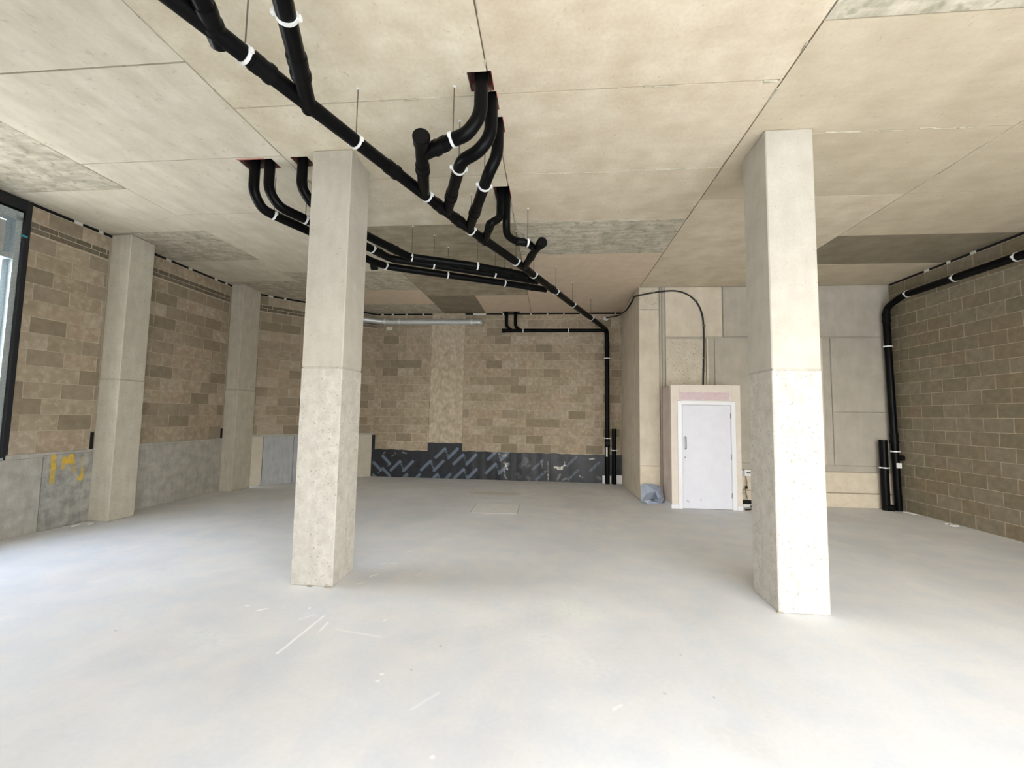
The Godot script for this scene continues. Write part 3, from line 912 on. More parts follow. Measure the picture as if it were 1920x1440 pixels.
func build_membrane() -> void:
	var lo := Vector2(-4.93, 0.0)
	var hi := Vector2(PIER_X - 0.005, 0.965)
	var ppm := 230.0
	var w := int((hi.x - lo.x) * ppm)
	var h := int((hi.y - lo.y) * ppm)
	var n := FastNoiseLite.new()
	n.seed = 44; n.frequency = 0.02; n.fractal_octaves = 4
	var d := n.get_image(w, h).get_data()
	var out := PackedByteArray()
	out.resize(w * h * 3)
	for i in w * h:
		var t := d[i] / 255.0
		out[i * 3] = int(lerpf(20, 36, t)); out[i * 3 + 1] = int(lerpf(23, 40, t)); out[i * 3 + 2] = int(lerpf(29, 48, t))
	var im := Image.create_from_data(w, h, false, Image.FORMAT_RGB8, out)
	var zz := BACK_Z + 0.02
	var q := func(u: float, v: float) -> Vector2:
		var p := at_z(u, v, zz)
		return Vector2((p.x - lo.x) * ppm, (hi.y - p.y) * ppm)
	var ink := c8(128, 143, 163)
	n.frequency = 0.06
	# the printed motif: two slanting bars joined by two hooks
	for o in [[790, 880.5], [733, 881], [817, 857.5], [852, 896], [851, 869], [912, 886], [915, 861], [803, 905], [746, 905]]:
		var x: float = o[0]
		var y: float = o[1]
		stroke(im, q.call(x, y), q.call(x + 17, y - 16), 9.5, ink, 0.72, 0.2)
		stroke(im, q.call(x + 19, y - 14), q.call(x + 20.0, y - 10), 7.0, ink, 0.6, 0.25, n)
		stroke(im, q.call(x + 22, y - 5), q.call(x + 22.6, y - 3.5), 7.0, ink, 0.6, 0.25, n)
		stroke(im, q.call(x + 24, y + 1), q.call(x + 41, y - 16), 9.5, ink, 0.72, 0.2)
	for o in [[718, 855], [718, 878], [701, 867], [700, 890]]:
		var x: float = o[0]
		var y: float = o[1]
		stroke(im, q.call(x, y), q.call(x + 13, y + 14), 9.5, ink, 0.72, 0.2)
		stroke(im, q.call(x + 13, y + 15), q.call(x + 8, y + 19), 5.0, ink, 0.7, 0.25, n)
	for o in [[1000, 879], [1005, 900], [1063, 873], [1066, 898], [1106, 883]]:
		stroke(im, q.call(o[0], o[1]), q.call(o[0] + 17, o[1] - 16), 8.0, ink, 0.6, 0.3, n)
	# splashed plaster and cement runs
	var splash := c8(226, 222, 208)
	for s in [[948, 869, 951, 880, 3.5, 1.0], [945, 868, 951, 869, 3.0, 0.9], [946, 880, 947, 893, 2.0, 0.7], [947, 893, 951, 899, 2.0, 0.6], [1040, 876, 1044, 876, 5.5, 0.95], [1046, 878, 1053, 878, 6.0, 1.0], [1053, 876, 1059, 872, 4.0, 0.85], [1058, 866, 1059, 872, 2.5, 0.6], [1106, 861, 1114, 860, 3.5, 0.8], [1015, 862, 1017, 876, 3.0, 0.5], [1027, 866, 1028, 890, 4.5, 0.4], [1027, 890, 1028, 900, 2.5, 0.6], [1045, 898, 1050, 890, 5.0, 0.4], [1055, 899, 1062, 897, 4.0, 0.4], [1086, 892, 1092, 895, 3.0, 0.6], [985, 862, 990, 872, 12.0, 0.3], [975, 875, 980, 870, 9.0, 0.25], [990, 895, 992, 898, 8.0, 0.35], [720, 850, 722, 848, 3.5, 0.5], [740, 848, 742, 851, 3.0, 0.5], [755, 848, 762, 850, 3.5, 0.5], [735, 855, 738, 853, 3.0, 0.4], [938, 852, 950, 855, 7.0, 0.35], [1120, 895, 1125, 897, 6.0, 0.3], [970, 888, 975, 895, 8.0, 0.25]]:
		stroke(im, q.call(s[0], s[1]), q.call(s[2], s[3]), s[4] * 1.5, splash, s[5], 0.5, n)
	var m := mat(Color.WHITE, 0.42)
	m.albedo_texture = ImageTexture.create_from_image(im)
	var uvf := func(p: Vector3) -> Vector2: return Vector2((p.x - lo.x) / (hi.x - lo.x), (hi.y - p.y) / (hi.y - lo.y))
	var t := thing("damp_proof_membrane", Vector3(-1.6, 0, zz), "black damp-proof membrane with slanting blue-grey print along the back wall foot", "membrane")
	rng.seed = 9
	var xs := [-4.86, -4.02, -3.31, -2.38, -1.57, -0.62, 0.28, 1.12, PIER_X - 0.005]
	for i in xs.size() - 1:
		var s := Shape.new()
		s.uvf = uvf
		var top := 0.95 if i == 2 else 0.735 + rng.randf_range(-0.008, 0.008)
		var nn := 14
		var f := func(k: int, y: float) -> Vector3:
			var x := lerpf(xs[i] - 0.02, xs[i + 1], float(k) / nn)
			var wave := 0.004 * sin(x * 9.0 + y * 4.0) + 0.003 * sin(x * 23.0)
			return Vector3(x, y if y < 0.5 else y + 0.006 * sin(x * 17.0), zz + 0.006 + wave + (0.002 if i % 2 else 0.0))
		var cuts := [0.0, 0.24, 0.48, top]
		for k in nn:
			for j in 3:
				s.quad(f.call(k, cuts[j]), f.call(k + 1, cuts[j]), f.call(k + 1, cuts[j + 1]), f.call(k, cuts[j + 1]), Vector3.BACK)
			var p: Vector3 = f.call(k, top)
			var r: Vector3 = f.call(k + 1, top)
			s.quad(p, r, Vector3(r.x, r.y, BACK_Z), Vector3(p.x, p.y, BACK_Z), Vector3.UP)
		for k in [0, nn]:
			var p: Vector3 = f.call(k, 0.0)
			var r: Vector3 = f.call(k, top)
			s.quad(p, r, Vector3(r.x, r.y, BACK_Z), Vector3(p.x, p.y, BACK_Z), Vector3.LEFT if k == 0 else Vector3.RIGHT)
		obj("sheet", s.mesh(), m, t)
	# tarred turn-up in the corner
	obj("corner_strip", box_mesh(Vector3(-4.93, 0.0, BACK_Z + 0.005), Vector3(-4.82, 1.13, BACK_Z + 0.028), 0.006), M.tar, t)

# ------------------------------------------------------------------ right-hand walls
func cast_panel(parent: Node3D, x0: float, x1: float, y0: float, y1: float, m: Material, proud := 0.0) -> void:
	obj("panel", box_mesh(Vector3(x0 + 0.004, y0 + 0.004, BR_Z - 0.05), Vector3(x1 - 0.004, y1 - 0.004, BR_Z + proud), 0.005), m, parent)
func build_right_part() -> void:
	var wr := structure("wall_back_right", "cast concrete wall of formwork panels behind the white cupboard")
	obj("core", box_mesh(Vector3(PIER_X + 0.06, 0, BR_Z - 0.35), Vector3(RIGHT_X + 0.3, CEIL, BR_Z - 0.03)), M.cast_b, wr)
	cast_panel(wr, PIER_X, 2.29, 4.035, CEIL - 0.004, M.cast_spot, 0.004)
	cast_panel(wr, PIER_X, 2.29, 0.72, 4.025, M.cast_a, 0.006)
	cast_panel(wr, PIER_X, 2.29, 0.0, 0.72, M.cast_pale, 0.006)
	cast_panel(wr, 2.30, 2.345, 0.0, CEIL - 0.004, M.cast_b, -0.012)
	cast_panel(wr, 2.35, 2.405, 0.0, CEIL - 0.004, M.cast_b, 0.002)
	cast_panel(wr, 2.42, 3.585, 3.44, CEIL - 0.01, M.cast_a)
	cast_panel(wr, 3.605, 4.9, 3.44, CEIL - 0.01, M.cast_b, 0.001)
	cast_panel(wr, 4.905, RIGHT_X, 3.44, CEIL - 0.01, M.cast_b)
	cast_panel(wr, 2.42, 3.24, 0.83, 3.41, M.cast_spot)
	cast_panel(wr, 3.25, 3.3, 0.83, 3.42, M.cast_a, 0.004)
	cast_panel(wr, 3.3, 3.42, 0.83, 3.42, M.cast_b, -0.022)
	cast_panel(wr, 3.42, 4.3, 0.83, 3.42, M.cast_b)
	cast_panel(wr, 4.305, 5.56, 0.83, 3.42, M.cast_a, 0.001)
	cast_panel(wr, 5.56, 5.71, 0.83, 3.42, M.cast_b, -0.02)
	cast_panel(wr, 5.71, RIGHT_X, 1.9, 3.42, M.cast_b, 0.002)
	cast_panel(wr, 5.71, RIGHT_X, 0.83, 1.9, M.cast_b, 0.003)
	cast_panel(wr, 2.42, RIGHT_X, 0.70, 0.825, M.cast_b, -0.015)
	cast_panel(wr, 2.42, RIGHT_X, 0.29, 0.695, M.cast_pale, 0.02)
	cast_panel(wr, 2.42, RIGHT_X, 0.0, 0.282, M.cast_pale, 0.03)
	# return of the pier towards the back wall
	var wp := structure("wall_return", "concrete return face of the pier beside the two black back pipes", Vector3(PIER_X, 0, -10.3))
	obj("core", box_mesh(Vector3(PIER_X + 0.012, 0, BACK_Z - 0.2), Vector3(PIER_X + 0.35, CEIL, BR_Z - 0.05)), M.cast_a, wp)
	for e in [[-11.47, -10.72, 0.0, CEIL, 0.0], [-10.71, -10.1, 0.0, CEIL, 0.003], [-10.09, -9.75, 0.9, 3.5, 0.02], [-10.09, -9.75, 0.0, 0.89, 0.003], [-10.09, -9.75, 3.51, CEIL, 0.003], [-9.74, -9.22, 0.0, CEIL, 0.0]]:
		obj("panel", box_mesh(Vector3(PIER_X - e[4] * 0.0, e[2] + 0.003, e[0] + 0.004), Vector3(PIER_X + 0.03, e[3] - 0.003, e[1] - 0.004), 0.005), M.cast_a, wp)
	# block wall on the right
	var wg := structure("wall_right", "brown blockwork wall with pale mortar joints behind the corner pipe")
	var a := Vector2(RIGHT_X, BR_Z)
	var b := Vector2(RIGHT_X, -5.2)
	var crs := rows(0.0, CEIL - 0.05, 0.18)
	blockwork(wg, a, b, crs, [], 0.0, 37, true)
	backing(wg, a, b, 0.0, CEIL - 0.045, M.mortar_shaded)
	head_gap(wg, a, b, [[0.85, 0.09], [1.3, 0.06], [1.72, 0.09], [2.6, 0.09]])
	obj("wall_end", box_mesh(Vector3(RIGHT_X, 0, -5.2), Vector3(RIGHT_X + 0.25, CEIL, 1.6)), M.wall_plain, wg)

# ------------------------------------------------------------------ the open shopfront behind the camera
func build_front() -> void:
	var wf := structure("wall_front", "open shopfront with concrete posts and header towards the street")
	obj("header", box_mesh(Vector3(-7.4, 3.45, 1.6), Vector3(7.2, CEIL, 1.85)), M.wall_plain, wf)
	obj("light_blocking_wall", box_mesh(Vector3(-7.4, 0, 1.6), Vector3(-0.9, 3.45, 1.85)), M.wall_plain, wf)  # unseen walls, added to narrow the opening and hold back light
	obj("light_blocking_wall", box_mesh(Vector3(6.5, 0, 1.6), Vector3(7.2, 3.45, 1.85)), M.wall_plain, wf)
	for x in [1.7]:
		obj("post", box_mesh(Vector3(x - 0.15, 0, 1.6), Vector3(x + 0.15, 3.45, 1.85)), M.wall_plain, wf)
	var gr := structure("ground", "pale paving outside the unit")
	obj("paving", slab(Vector2(-60, -60), Vector2(60, 60), -0.3, -0.06, [[-7.6, -12.0, 7.4, 2.2]]), M.paving, gr)

# ------------------------------------------------------------------ columns
func column(x0: float, x1: float, z0: float, z1: float, joint: float, label: String, low: Material, top: Material, group := "") -> void:
	var t := thing("concrete_column", Vector3((x0 + x1) / 2.0, 0, (z0 + z1) / 2.0), label, "column", group)
	obj("lower_lift", box_mesh(Vector3(x0, 0.0, z0), Vector3(x1, joint - 0.004, z1), 0.009), low, t)
	obj("pour_joint", box_mesh(Vector3(x0 + 0.014, joint - 0.01, z0 + 0.014), Vector3(x1 - 0.014, joint + 0.01, z1 - 0.014)), low, t)
	obj("upper_lift", box_mesh(Vector3(x0 + 0.002, joint + 0.003, z0 + 0.002), Vector3(x1 - 0.002, CEIL - 0.001, z1 - 0.002), 0.009), top, t)
func build_columns() -> void:
	column(-2.575, -2.134, -4.63, -4.175, 2.185, "freestanding pale concrete column under the diagonal black pipe", M.column, M.column_top)
	column(2.05, 2.49, -4.637, -4.148, 2.19, "freestanding bright concrete column in front of the white cupboard", M.column, M.column_top)
	column(-7.085, -6.735, -6.5, -6.077, 2.19, "concrete column engaged in the left wall beside the yellow sprayed letters", M.column_edge, M.column_edge)
	column(-7.085, -6.79, -9.25, -8.69, 2.19, "concrete column engaged in the left wall where it turns to the angled wall", M.column_edge, M.column_edge)
	# dark rubble packed under the column feet
	for c in [[-2.36, -4.17, 0.05, "small dark cement crumb at the middle of the column foot under the diagonal pipe"], [-2.17, -4.168, 0.07, "larger dark cement crumb at the corner of the column foot under the diagonal pipe"], [2.06, -4.16, 0.06, "dark cement crumb at the corner of the bright column's foot"]]:
		var o := obj_top("cement_crumb", box_mesh(Vector3(c[0] - c[2] / 2, 0, c[1] - 0.004), Vector3(c[0] + c[2] / 2, 0.012, c[1] + 0.02), 0.005), M.cast_dark)
		tag(o, c[3], "rubble", "cement crumbs at the column feet")
func obj_top(called: String, mesh: Mesh, m: Material) -> MeshInstance3D:
	var o := MeshInstance3D.new()
	o.name = numbered(called)
	o.mesh = mesh
	o.material_override = m
	add_child(o)
	return o

# ------------------------------------------------------------------ pipes
func build_pipes() -> void:
	var Y := 4.05
	var R := 0.058
	# main diagonal drain and its stack in the corner
	var m0 := at_y(348, 15, Y)
	var m1 := at_y(975, 496, Y)
	var dir := (Vector3(1.2, Y, -10.85) - m0).normalized()
	var corner := Vector3(1.46, 4.06, BACK_Z + 0.13)
	var start := m0 - dir * 2.2
	var pm := [start, m0, at_y(667, 265, Y), at_y(883, 432, Y), m1, at_y(1075, 572, Y), corner + Vector3(0, -0.02, 0), Vector3(1.475, 3.7, BACK_Z + 0.12), Vector3(1.485, 0.0, BACK_Z + 0.12)]
	var t := pipe_run("main_drain_pipe", "long black drain pipe running diagonally under the ceiling and down the back corner", pm, R, 0.2)
	for c in [[490, 128], [735, 318], [830, 385], [862, 412], [903, 449], [1035, 541]]: coupling(t, pm, at_y(c[0], c[1], Y), R)
	for c in [[458, 102], [667, 265], [800, 368], [882, 432], [970, 490], [1002, 515], [1042, 547], [1074, 571], [1106, 596]]: clamp_ring(t, pm, at_y(c[0], c[1], Y), R)
	coupling(t, pm, Vector3(1.47, 3.62, BACK_Z + 0.12), R, 0.2)
	coupling(t, pm, Vector3(1.485, 1.05, BACK_Z + 0.12), R, 0.2)
	clamp_ring(t, pm, Vector3(1.478, 3.27, BACK_Z + 0.12), R, true, Vector3(0, 0, -0.12))
	clamp_ring(t, pm, Vector3(1.485, 1.17, BACK_Z + 0.12), R, true, Vector3(0, 0, -0.12))
	obj("access_plug", tube_mesh([Vector3(1.485, 1.05, BACK_Z + 0.16), Vector3(1.485, 1.05, BACK_Z + 0.21)], 0.05), M.coupling, t)
	obj("pipe_label", box_mesh(Vector3(1.44, 0.7, BACK_Z + 0.166), Vector3(1.48, 0.94, BACK_Z + 0.179)), M.white, t)
	# two branches from the front joining it
	var p1 := [at_y(378, 0, Y + 0.02) + Vector3(0.28, 0.03, 0.9), at_y(378, 0, Y + 0.02), at_y(412, 82, Y)]
	t = pipe_run("branch_drain_pipe", "black branch pipe meeting the drain near the threaded rod at the ceiling edge", p1, R, 0.05)
	coupling(t, p1, at_y(394, 34, Y), R)
	clamp_ring(t, p1, at_y(372, -6, Y) + Vector3(0.1, 0, 0.3), R)
	var p2 := [at_y(530, 0, Y) + (at_y(530, 0, Y) - at_y(578, 200, Y)) * 1.4, at_y(530, 0, Y), at_y(580, 205, Y)]
	t = pipe_run("branch_drain_pipe", "black branch pipe with a bright clamp joining the drain above the column", p2, R, 0.05)
	coupling(t, p2, at_y(563, 125, Y), R, 0.2)
	clamp_ring(t, p2, at_y(536, 28, Y), R)
	# four risers on the right of the drain
	var b1 := [Vector3(-0.605, CEIL + 0.25, -3.345), Vector3(-0.605, 4.22, -3.345), Vector3(-0.72, Y + 0.02, -3.36), at_y(849, 262, Y), at_y(797, 288, Y)]
	t = pipe_run("riser_pipe", "black riser bending from the largest ceiling opening to a capped tee", b1, R, 0.1)
	coupling(t, b1, at_y(826, 273, Y), R, 0.14)
	clamp_ring(t, b1, at_y(849, 262, Y), R)
	var e1 := [at_y(790, 256, Y), at_y(791, 290, Y), at_y(795, 362, Y)]
	t = pipe_run("capped_pipe", "black pipe with a round end cap joining the drain beside the largest riser", e1, R, 0.05)
	cap_end(t, e1[0], ((e1[0] - e1[1]) as Vector3).normalized(), R)
	coupling(t, e1, at_y(790, 315, Y), R, 0.12)
	var b2 := [Vector3(-0.552, CEIL + 0.25, -3.575), Vector3(-0.552, 4.20, -3.575), Vector3(-0.66, Y + 0.02, -3.6), at_y(868, 300, Y), at_y(861, 313, Y), at_y(838, 398, Y)]
	t = pipe_run("riser_pipe", "black riser with two bends from the second ceiling opening to the drain", b2, R, 0.09)
	coupling(t, b2, at_y(847, 366, Y), R)
	clamp_ring(t, b2, at_y(860, 316, Y), R)
	var b3 := [Vector3(-0.533, CEIL + 0.25, -3.905), Vector3(-0.535, 4.22, -3.905), Vector3(-0.62, Y + 0.02, -3.94), at_y(908, 348, Y), at_y(880, 427, Y)]
	t = pipe_run("riser_pipe", "black riser dropping straight from the third ceiling opening to the drain", b3, R, 0.09)
	coupling(t, b3, at_y(891, 396, Y), R)
	clamp_ring(t, b3, at_y(908, 348, Y), R)
	var b4 := [Vector3(-0.655, CEIL + 0.25, -5.17), Vector3(-0.655, 4.2, -5.17), Vector3(-0.72, Y + 0.03, -5.2), at_y(908, 437, Y), at_y(915, 455, Y - 0.0)]
	b4 = [Vector3(-0.655, CEIL + 0.25, -5.17), Vector3(-0.655, 4.2, -5.17), at_y(920, 418, Y + 0.02), at_y(909, 452, Y)]
	t = pipe_run("riser_pipe", "black riser slanting from the twin opening to the drain", b4, 0.05, 0.1)
	coupling(t, b4, at_y(918, 426, Y), 0.048, 0.12)
	var b5 := [Vector3(-0.585, CEIL + 0.25, -5.24), Vector3(-0.585, 4.16, -5.24), at_y(950, 440, Y + 0.02), at_y(965, 452, Y), at_y(989, 455, Y), at_y(1000, 465, Y)]
	t = pipe_run("riser_pipe", "black riser curling from the twin opening round to the small capped pipe", b5, 0.05, 0.1)
	coupling(t, b5, at_y(974, 454, Y), 0.048, 0.12)
	clamp_ring(t, b5, at_y(989, 455, Y), 0.05)
	var e2 := [at_y(1017, 454, Y), at_y(1003, 470, Y), at_y(983, 501, Y)]
	t = pipe_run("capped_pipe", "small black pipe with a round end cap joining the drain near its far half", e2, 0.052, 0.05)
	cap_end(t, e2[0], ((e2[0] - e2[1]) as Vector3).normalized(), 0.055)
	coupling(t, e2, at_y(996, 480, Y), 0.05, 0.12)
	# three risers left of the column, passing behind it to the drain
	var v1 := [Vector3(-3.38, CEIL + 0.25, -4.375), Vector3(-3.38, 4.2, -4.375), at_y(492, 392, Y + 0.02), at_y(515, 404, Y), at_y(575, 431, Y), at_y(700, 491, Y), at_y(728, 500, Y), at_y(946, 531, Y), at_y(1024, 543, Y)]
	t = pipe_run("riser_pipe", "outer black riser beside the column, lowest of three parallel pipes", v1, 0.055, 0.1)
	clamp_ring(t, v1, at_y(514, 403, Y), 0.055)
	clamp_ring(t, v1, at_y(839, 516, Y), 0.055)
	clamp_ring(t, v1, at_y(946, 531, Y), 0.055)
	clamp_ring(t, v1, at_y(723, 498, Y), 0.055, false)
	coupling(t, v1, at_y(992, 538, Y), 0.053, 0.16)
	var ct := at_y(708, 500, Y - 0.02)
	obj("rodding_eye", tube_mesh([ct, ct + Vector3(-0.1, -0.01, 0.02)], 0.05), M.coupling, t)
	var v2 := [Vector3(-3.2, CEIL + 0.25, -4.375), Vector3(-3.2, 4.22, -4.375), at_y(523, 388, Y + 0.02), at_y(577, 413, Y), at_y(692, 464, Y), at_y(732, 485, Y), at_y(928, 514, Y), at_y(1008, 528, Y)]
	t = pipe_run("riser_pipe", "middle black riser beside the column, centre of three parallel pipes", v2, 0.055, 0.1)
	clamp_ring(t, v2, at_y(573, 411, Y), 0.055)
	clamp_ring(t, v2, at_y(813, 497, Y), 0.055)
	clamp_ring(t, v2, at_y(928, 514, Y), 0.055)
	clamp_ring(t, v2, at_y(695, 467, Y), 0.055, false)
	coupling(t, v2, at_y(707, 472, Y), 0.053, 0.16)
	var v3 := [Vector3(-2.8, CEIL + 0.25, -4.36), Vector3(-2.8, 4.22, -4.36), at_y(590, 388, Y + 0.02), at_y(690, 443, Y), at_y(768, 482, Y), at_y(895, 499, Y), at_y(990, 517, Y)]
	t = pipe_run("riser_pipe", "inner black riser half hidden by the column, highest of three parallel pipes", v3, 0.055, 0.09)
	clamp_ring(t, v3, at_y(772, 483, Y), 0.055)
	clamp_ring(t, v3, at_y(895, 499, Y), 0.055)
	coupling(t, v3, at_y(738, 466, Y), 0.053, 0.16)
	coupling(t, v3, at_y(950, 510, Y), 0.053, 0.16)
	# back wall header with two drops
	var z := BACK_Z + 0.10
	var hd := [Vector3(-1.33, 4.02, z), Vector3(1.42, 4.02, z)]
	t = pipe_run("header_pipe", "short black header pipe along the back wall with two drops from the ceiling", hd, 0.048, 0.05)
	for x in [-1.215, -0.972]:
		obj("drop_pipe", tube_mesh(fillet([Vector3(x, CEIL + 0.2, z), Vector3(x, 4.13, z), Vector3(x + 0.14, 4.03, z)], 0.09), 0.045), M.pipe, t)
	cap_end(t, Vector3(-1.33, 4.02, z), Vector3(-1, 0, 0), 0.045)
	for x in [-0.76, 0.46]: clamp_ring(t, hd, Vector3(x, 4.02, z), 0.048, true, Vector3(0, 0, -0.1))
	# short stub next to the stack
	var st := [Vector3(1.655, 0.0, BACK_Z + 0.12), Vector3(1.655, 1.42, BACK_Z + 0.12)]
	t = pipe_run("stub_pipe", "short open black pipe standing beside the stack at the membrane's end", st, 0.056, 0.05)
	clamp_ring(t, st, Vector3(1.655, 0.86, BACK_Z + 0.12), 0.056, true, Vector3(0, 0, -0.12))
	# right-hand corner
	var x := RIGHT_X - 0.11
	var rp := [Vector3(x, 4.14, -4.2), Vector3(x, 4.16, -8.72), Vector3(x - 0.05, 4.0, BR_Z + 0.13), Vector3(x - 0.05, 3.6, BR_Z + 0.13), Vector3(x, 0.0, BR_Z + 0.14)]
	t = pipe_run("corner_drain_pipe", "black pipe along the top of the brown block wall turning down its corner", rp, 0.062, 0.14)
	for c in [Vector3(x, 4.15, -8.62), Vector3(x, 4.15, -7.66), Vector3(x, 4.14, -6.7)]: clamp_ring(t, rp, c, 0.062, true, Vector3(0.1, 0, 0))
	clamp_ring(t, rp, Vector3(x, 3.22, BR_Z + 0.13), 0.062, true, Vector3(0.1, 0, 0))
	clamp_ring(t, rp, Vector3(x, 1.14, BR_Z + 0.13), 0.062, true, Vector3(0.1, 0, 0))
	coupling(t, rp, Vector3(x, 3.8, BR_Z + 0.13), 0.062, 0.2)
	coupling(t, rp, Vector3(x, 1.4, BR_Z + 0.14), 0.062, 0.2)
	obj("access_plug", tube_mesh([Vector3(x + 0.02, 1.02, BR_Z + 0.15), Vector3(x + 0.07, 1.02, BR_Z + 0.23)], 0.052), M.coupling, t)
	var lb := obj("pipe_label", box_mesh(Vector3(x - 0.05, 0.82, BR_Z + 0.198), Vector3(x + 0.04, 0.92, BR_Z + 0.209)), M.white, t)
	lb.set_meta("label", "small white sticker")
	var rs := [Vector3(6.53, 0.0, BR_Z + 0.14), Vector3(6.53, 1.36, BR_Z + 0.14)]
	t = pipe_run("stub_pipe", "short open black pipe standing beside the corner drain pipe", rs, 0.07, 0.05)
	clamp_ring(t, rs, Vector3(6.53, 0.82, BR_Z + 0.14), 0.07, true, Vector3(0, 0, -0.13))
	obj("foot_bend", tube_mesh(fillet([Vector3(6.53, 0.2, BR_Z + 0.14), Vector3(6.53, 0.07, BR_Z + 0.15), Vector3(6.6, 0.06, BR_Z + 0.25)], 0.08), 0.06), M.coupling, t)

# ------------------------------------------------------------------ white cupboard with a door
func build_enclosure() -> void:
	var z := -8.56
	var x0 := 2.335
	var x1 := 3.635
	var hgt := 2.375
	var t := thing("utility_cupboard", Vector3((x0 + x1) / 2.0, 0, z - 0.3), "pinkish-white plastered cupboard with a closed white door against the cast wall", "cupboard")
	var dx0 := 2.545
	var dx1 := 3.447
	var dh := 1.98
	obj("front_panel", box_mesh(Vector3(x0, 0, z - 0.08), Vector3(dx0 - 0.03, hgt, z), 0.004), M.plaster, t)
	obj("front_panel", box_mesh(Vector3(dx1 + 0.03, 0, z - 0.08), Vector3(x1, hgt, z), 0.004), M.plaster, t)
	obj("front_panel", box_mesh(Vector3(dx0 - 0.03, dh + 0.03, z - 0.08), Vector3(dx1 + 0.03, hgt, z), 0.001), M.plaster, t)
	var side := obj("side_panel", box_mesh(Vector3(x0, 0, BR_Z + 0.03), Vector3(x0 + 0.08, hgt - 0.03, z - 0.08), 0.004), M.plaster_side, t)
	side.set_meta("label", "pink skim-coated side")
	obj("side_panel", box_mesh(Vector3(x1 - 0.08, 0, BR_Z + 0.03), Vector3(x1, hgt - 0.03, z - 0.08), 0.004), M.plaster, t)
	obj("top_panel", box_mesh(Vector3(x0 + 0.02, hgt - 0.06, BR_Z + 0.03), Vector3(x1 - 0.02, hgt - 0.02, z - 0.07)), M.plaster, t)
	var patch := obj("plaster_patch", box_mesh(Vector3(2.5, 2.085, z - 0.002), Vector3(3.43, 2.225, z + 0.0025), 0.001), M.plaster_pink, t)
	patch.set_meta("label", "pink skim patch over the door")
	# frame
	for k in [[2.455, dx0 - 0.006], [dx1 + 0.006, 3.537]]:
		obj("architrave", box_mesh(Vector3(k[0], 0, z), Vector3(k[1], dh + 0.08, z + 0.018), 0.006), M.gloss, t)
	obj("architrave", box_mesh(Vector3(2.53, dh + 0.008, z), Vector3(3.462, dh + 0.088, z + 0.02), 0.006), M.gloss, t)
	obj("door_lining", box_mesh(Vector3(dx0 - 0.03, 0, z - 0.07), Vector3(dx0 - 0.002, dh + 0.03, z - 0.001)), M.gloss, t)
	obj("door_lining", box_mesh(Vector3(dx1 + 0.002, 0, z - 0.07), Vector3(dx1 + 0.03, dh + 0.03, z - 0.001)), M.gloss, t)
	obj("door_lining", box_mesh(Vector3(dx0, dh + 0.003, z - 0.07), Vector3(dx1, dh + 0.03, z - 0.001)), M.gloss, t)
	for k in [[x0 - 0.012, 2.453], [3.539, x1 + 0.008]]:
		obj("skirting", box_mesh(Vector3(k[0], 0, z), Vector3(k[1], 0.08, z + 0.016), 0.004), M.gloss, t)
	obj("skirting", box_mesh(Vector3(x0 - 0.014, 0, BR_Z + 0.03), Vector3(x0, 0.08, z + 0.016), 0.004), M.gloss, t)
	# leaf
	var d := obj("door", box_mesh(Vector3(dx0, 0.008, z - 0.045), Vector3(dx1, dh, z - 0.005), 0.003), M.door, t)
	var s := Shape.new()
	var hx := dx0 + 0.055
	var hp := fillet([Vector3(hx, 1.36, z - 0.005), Vector3(hx, 1.36, z + 0.05), Vector3(hx, 1.135, z + 0.05), Vector3(hx, 1.135, z - 0.005)], 0.025)
	var rr := []
	for i in hp.size(): rr.append(0.011)
	s.tube(hp, rr, 12)
	obj("pull_handle", s.mesh(), M.handle, d)
	obj("lock_cylinder", tube_mesh([Vector3(dx0 + 0.05, 0.97, z - 0.006), Vector3(dx0 + 0.05, 0.97, z + 0.004)], 0.016, 16), M.handle, d)
	for y in [1.78, 1.0, 0.27]:
		obj("hinge", box_mesh(Vector3(dx1 - 0.006, y - 0.05, z - 0.008), Vector3(dx1 + 0.008, y + 0.05, z + 0.003), 0.002), M.handle, d)
	for k in [[2.61, 0.14, 0.03], [2.64, 0.12, 0.02], [2.86, 0.16, 0.03]]:
		obj("scuff", box_mesh(Vector3(k[0], k[1], z - 0.006), Vector3(k[0] + k[2], k[1] + 0.03, z - 0.0042)), mat(c8(188, 186, 186), 0.7), d)

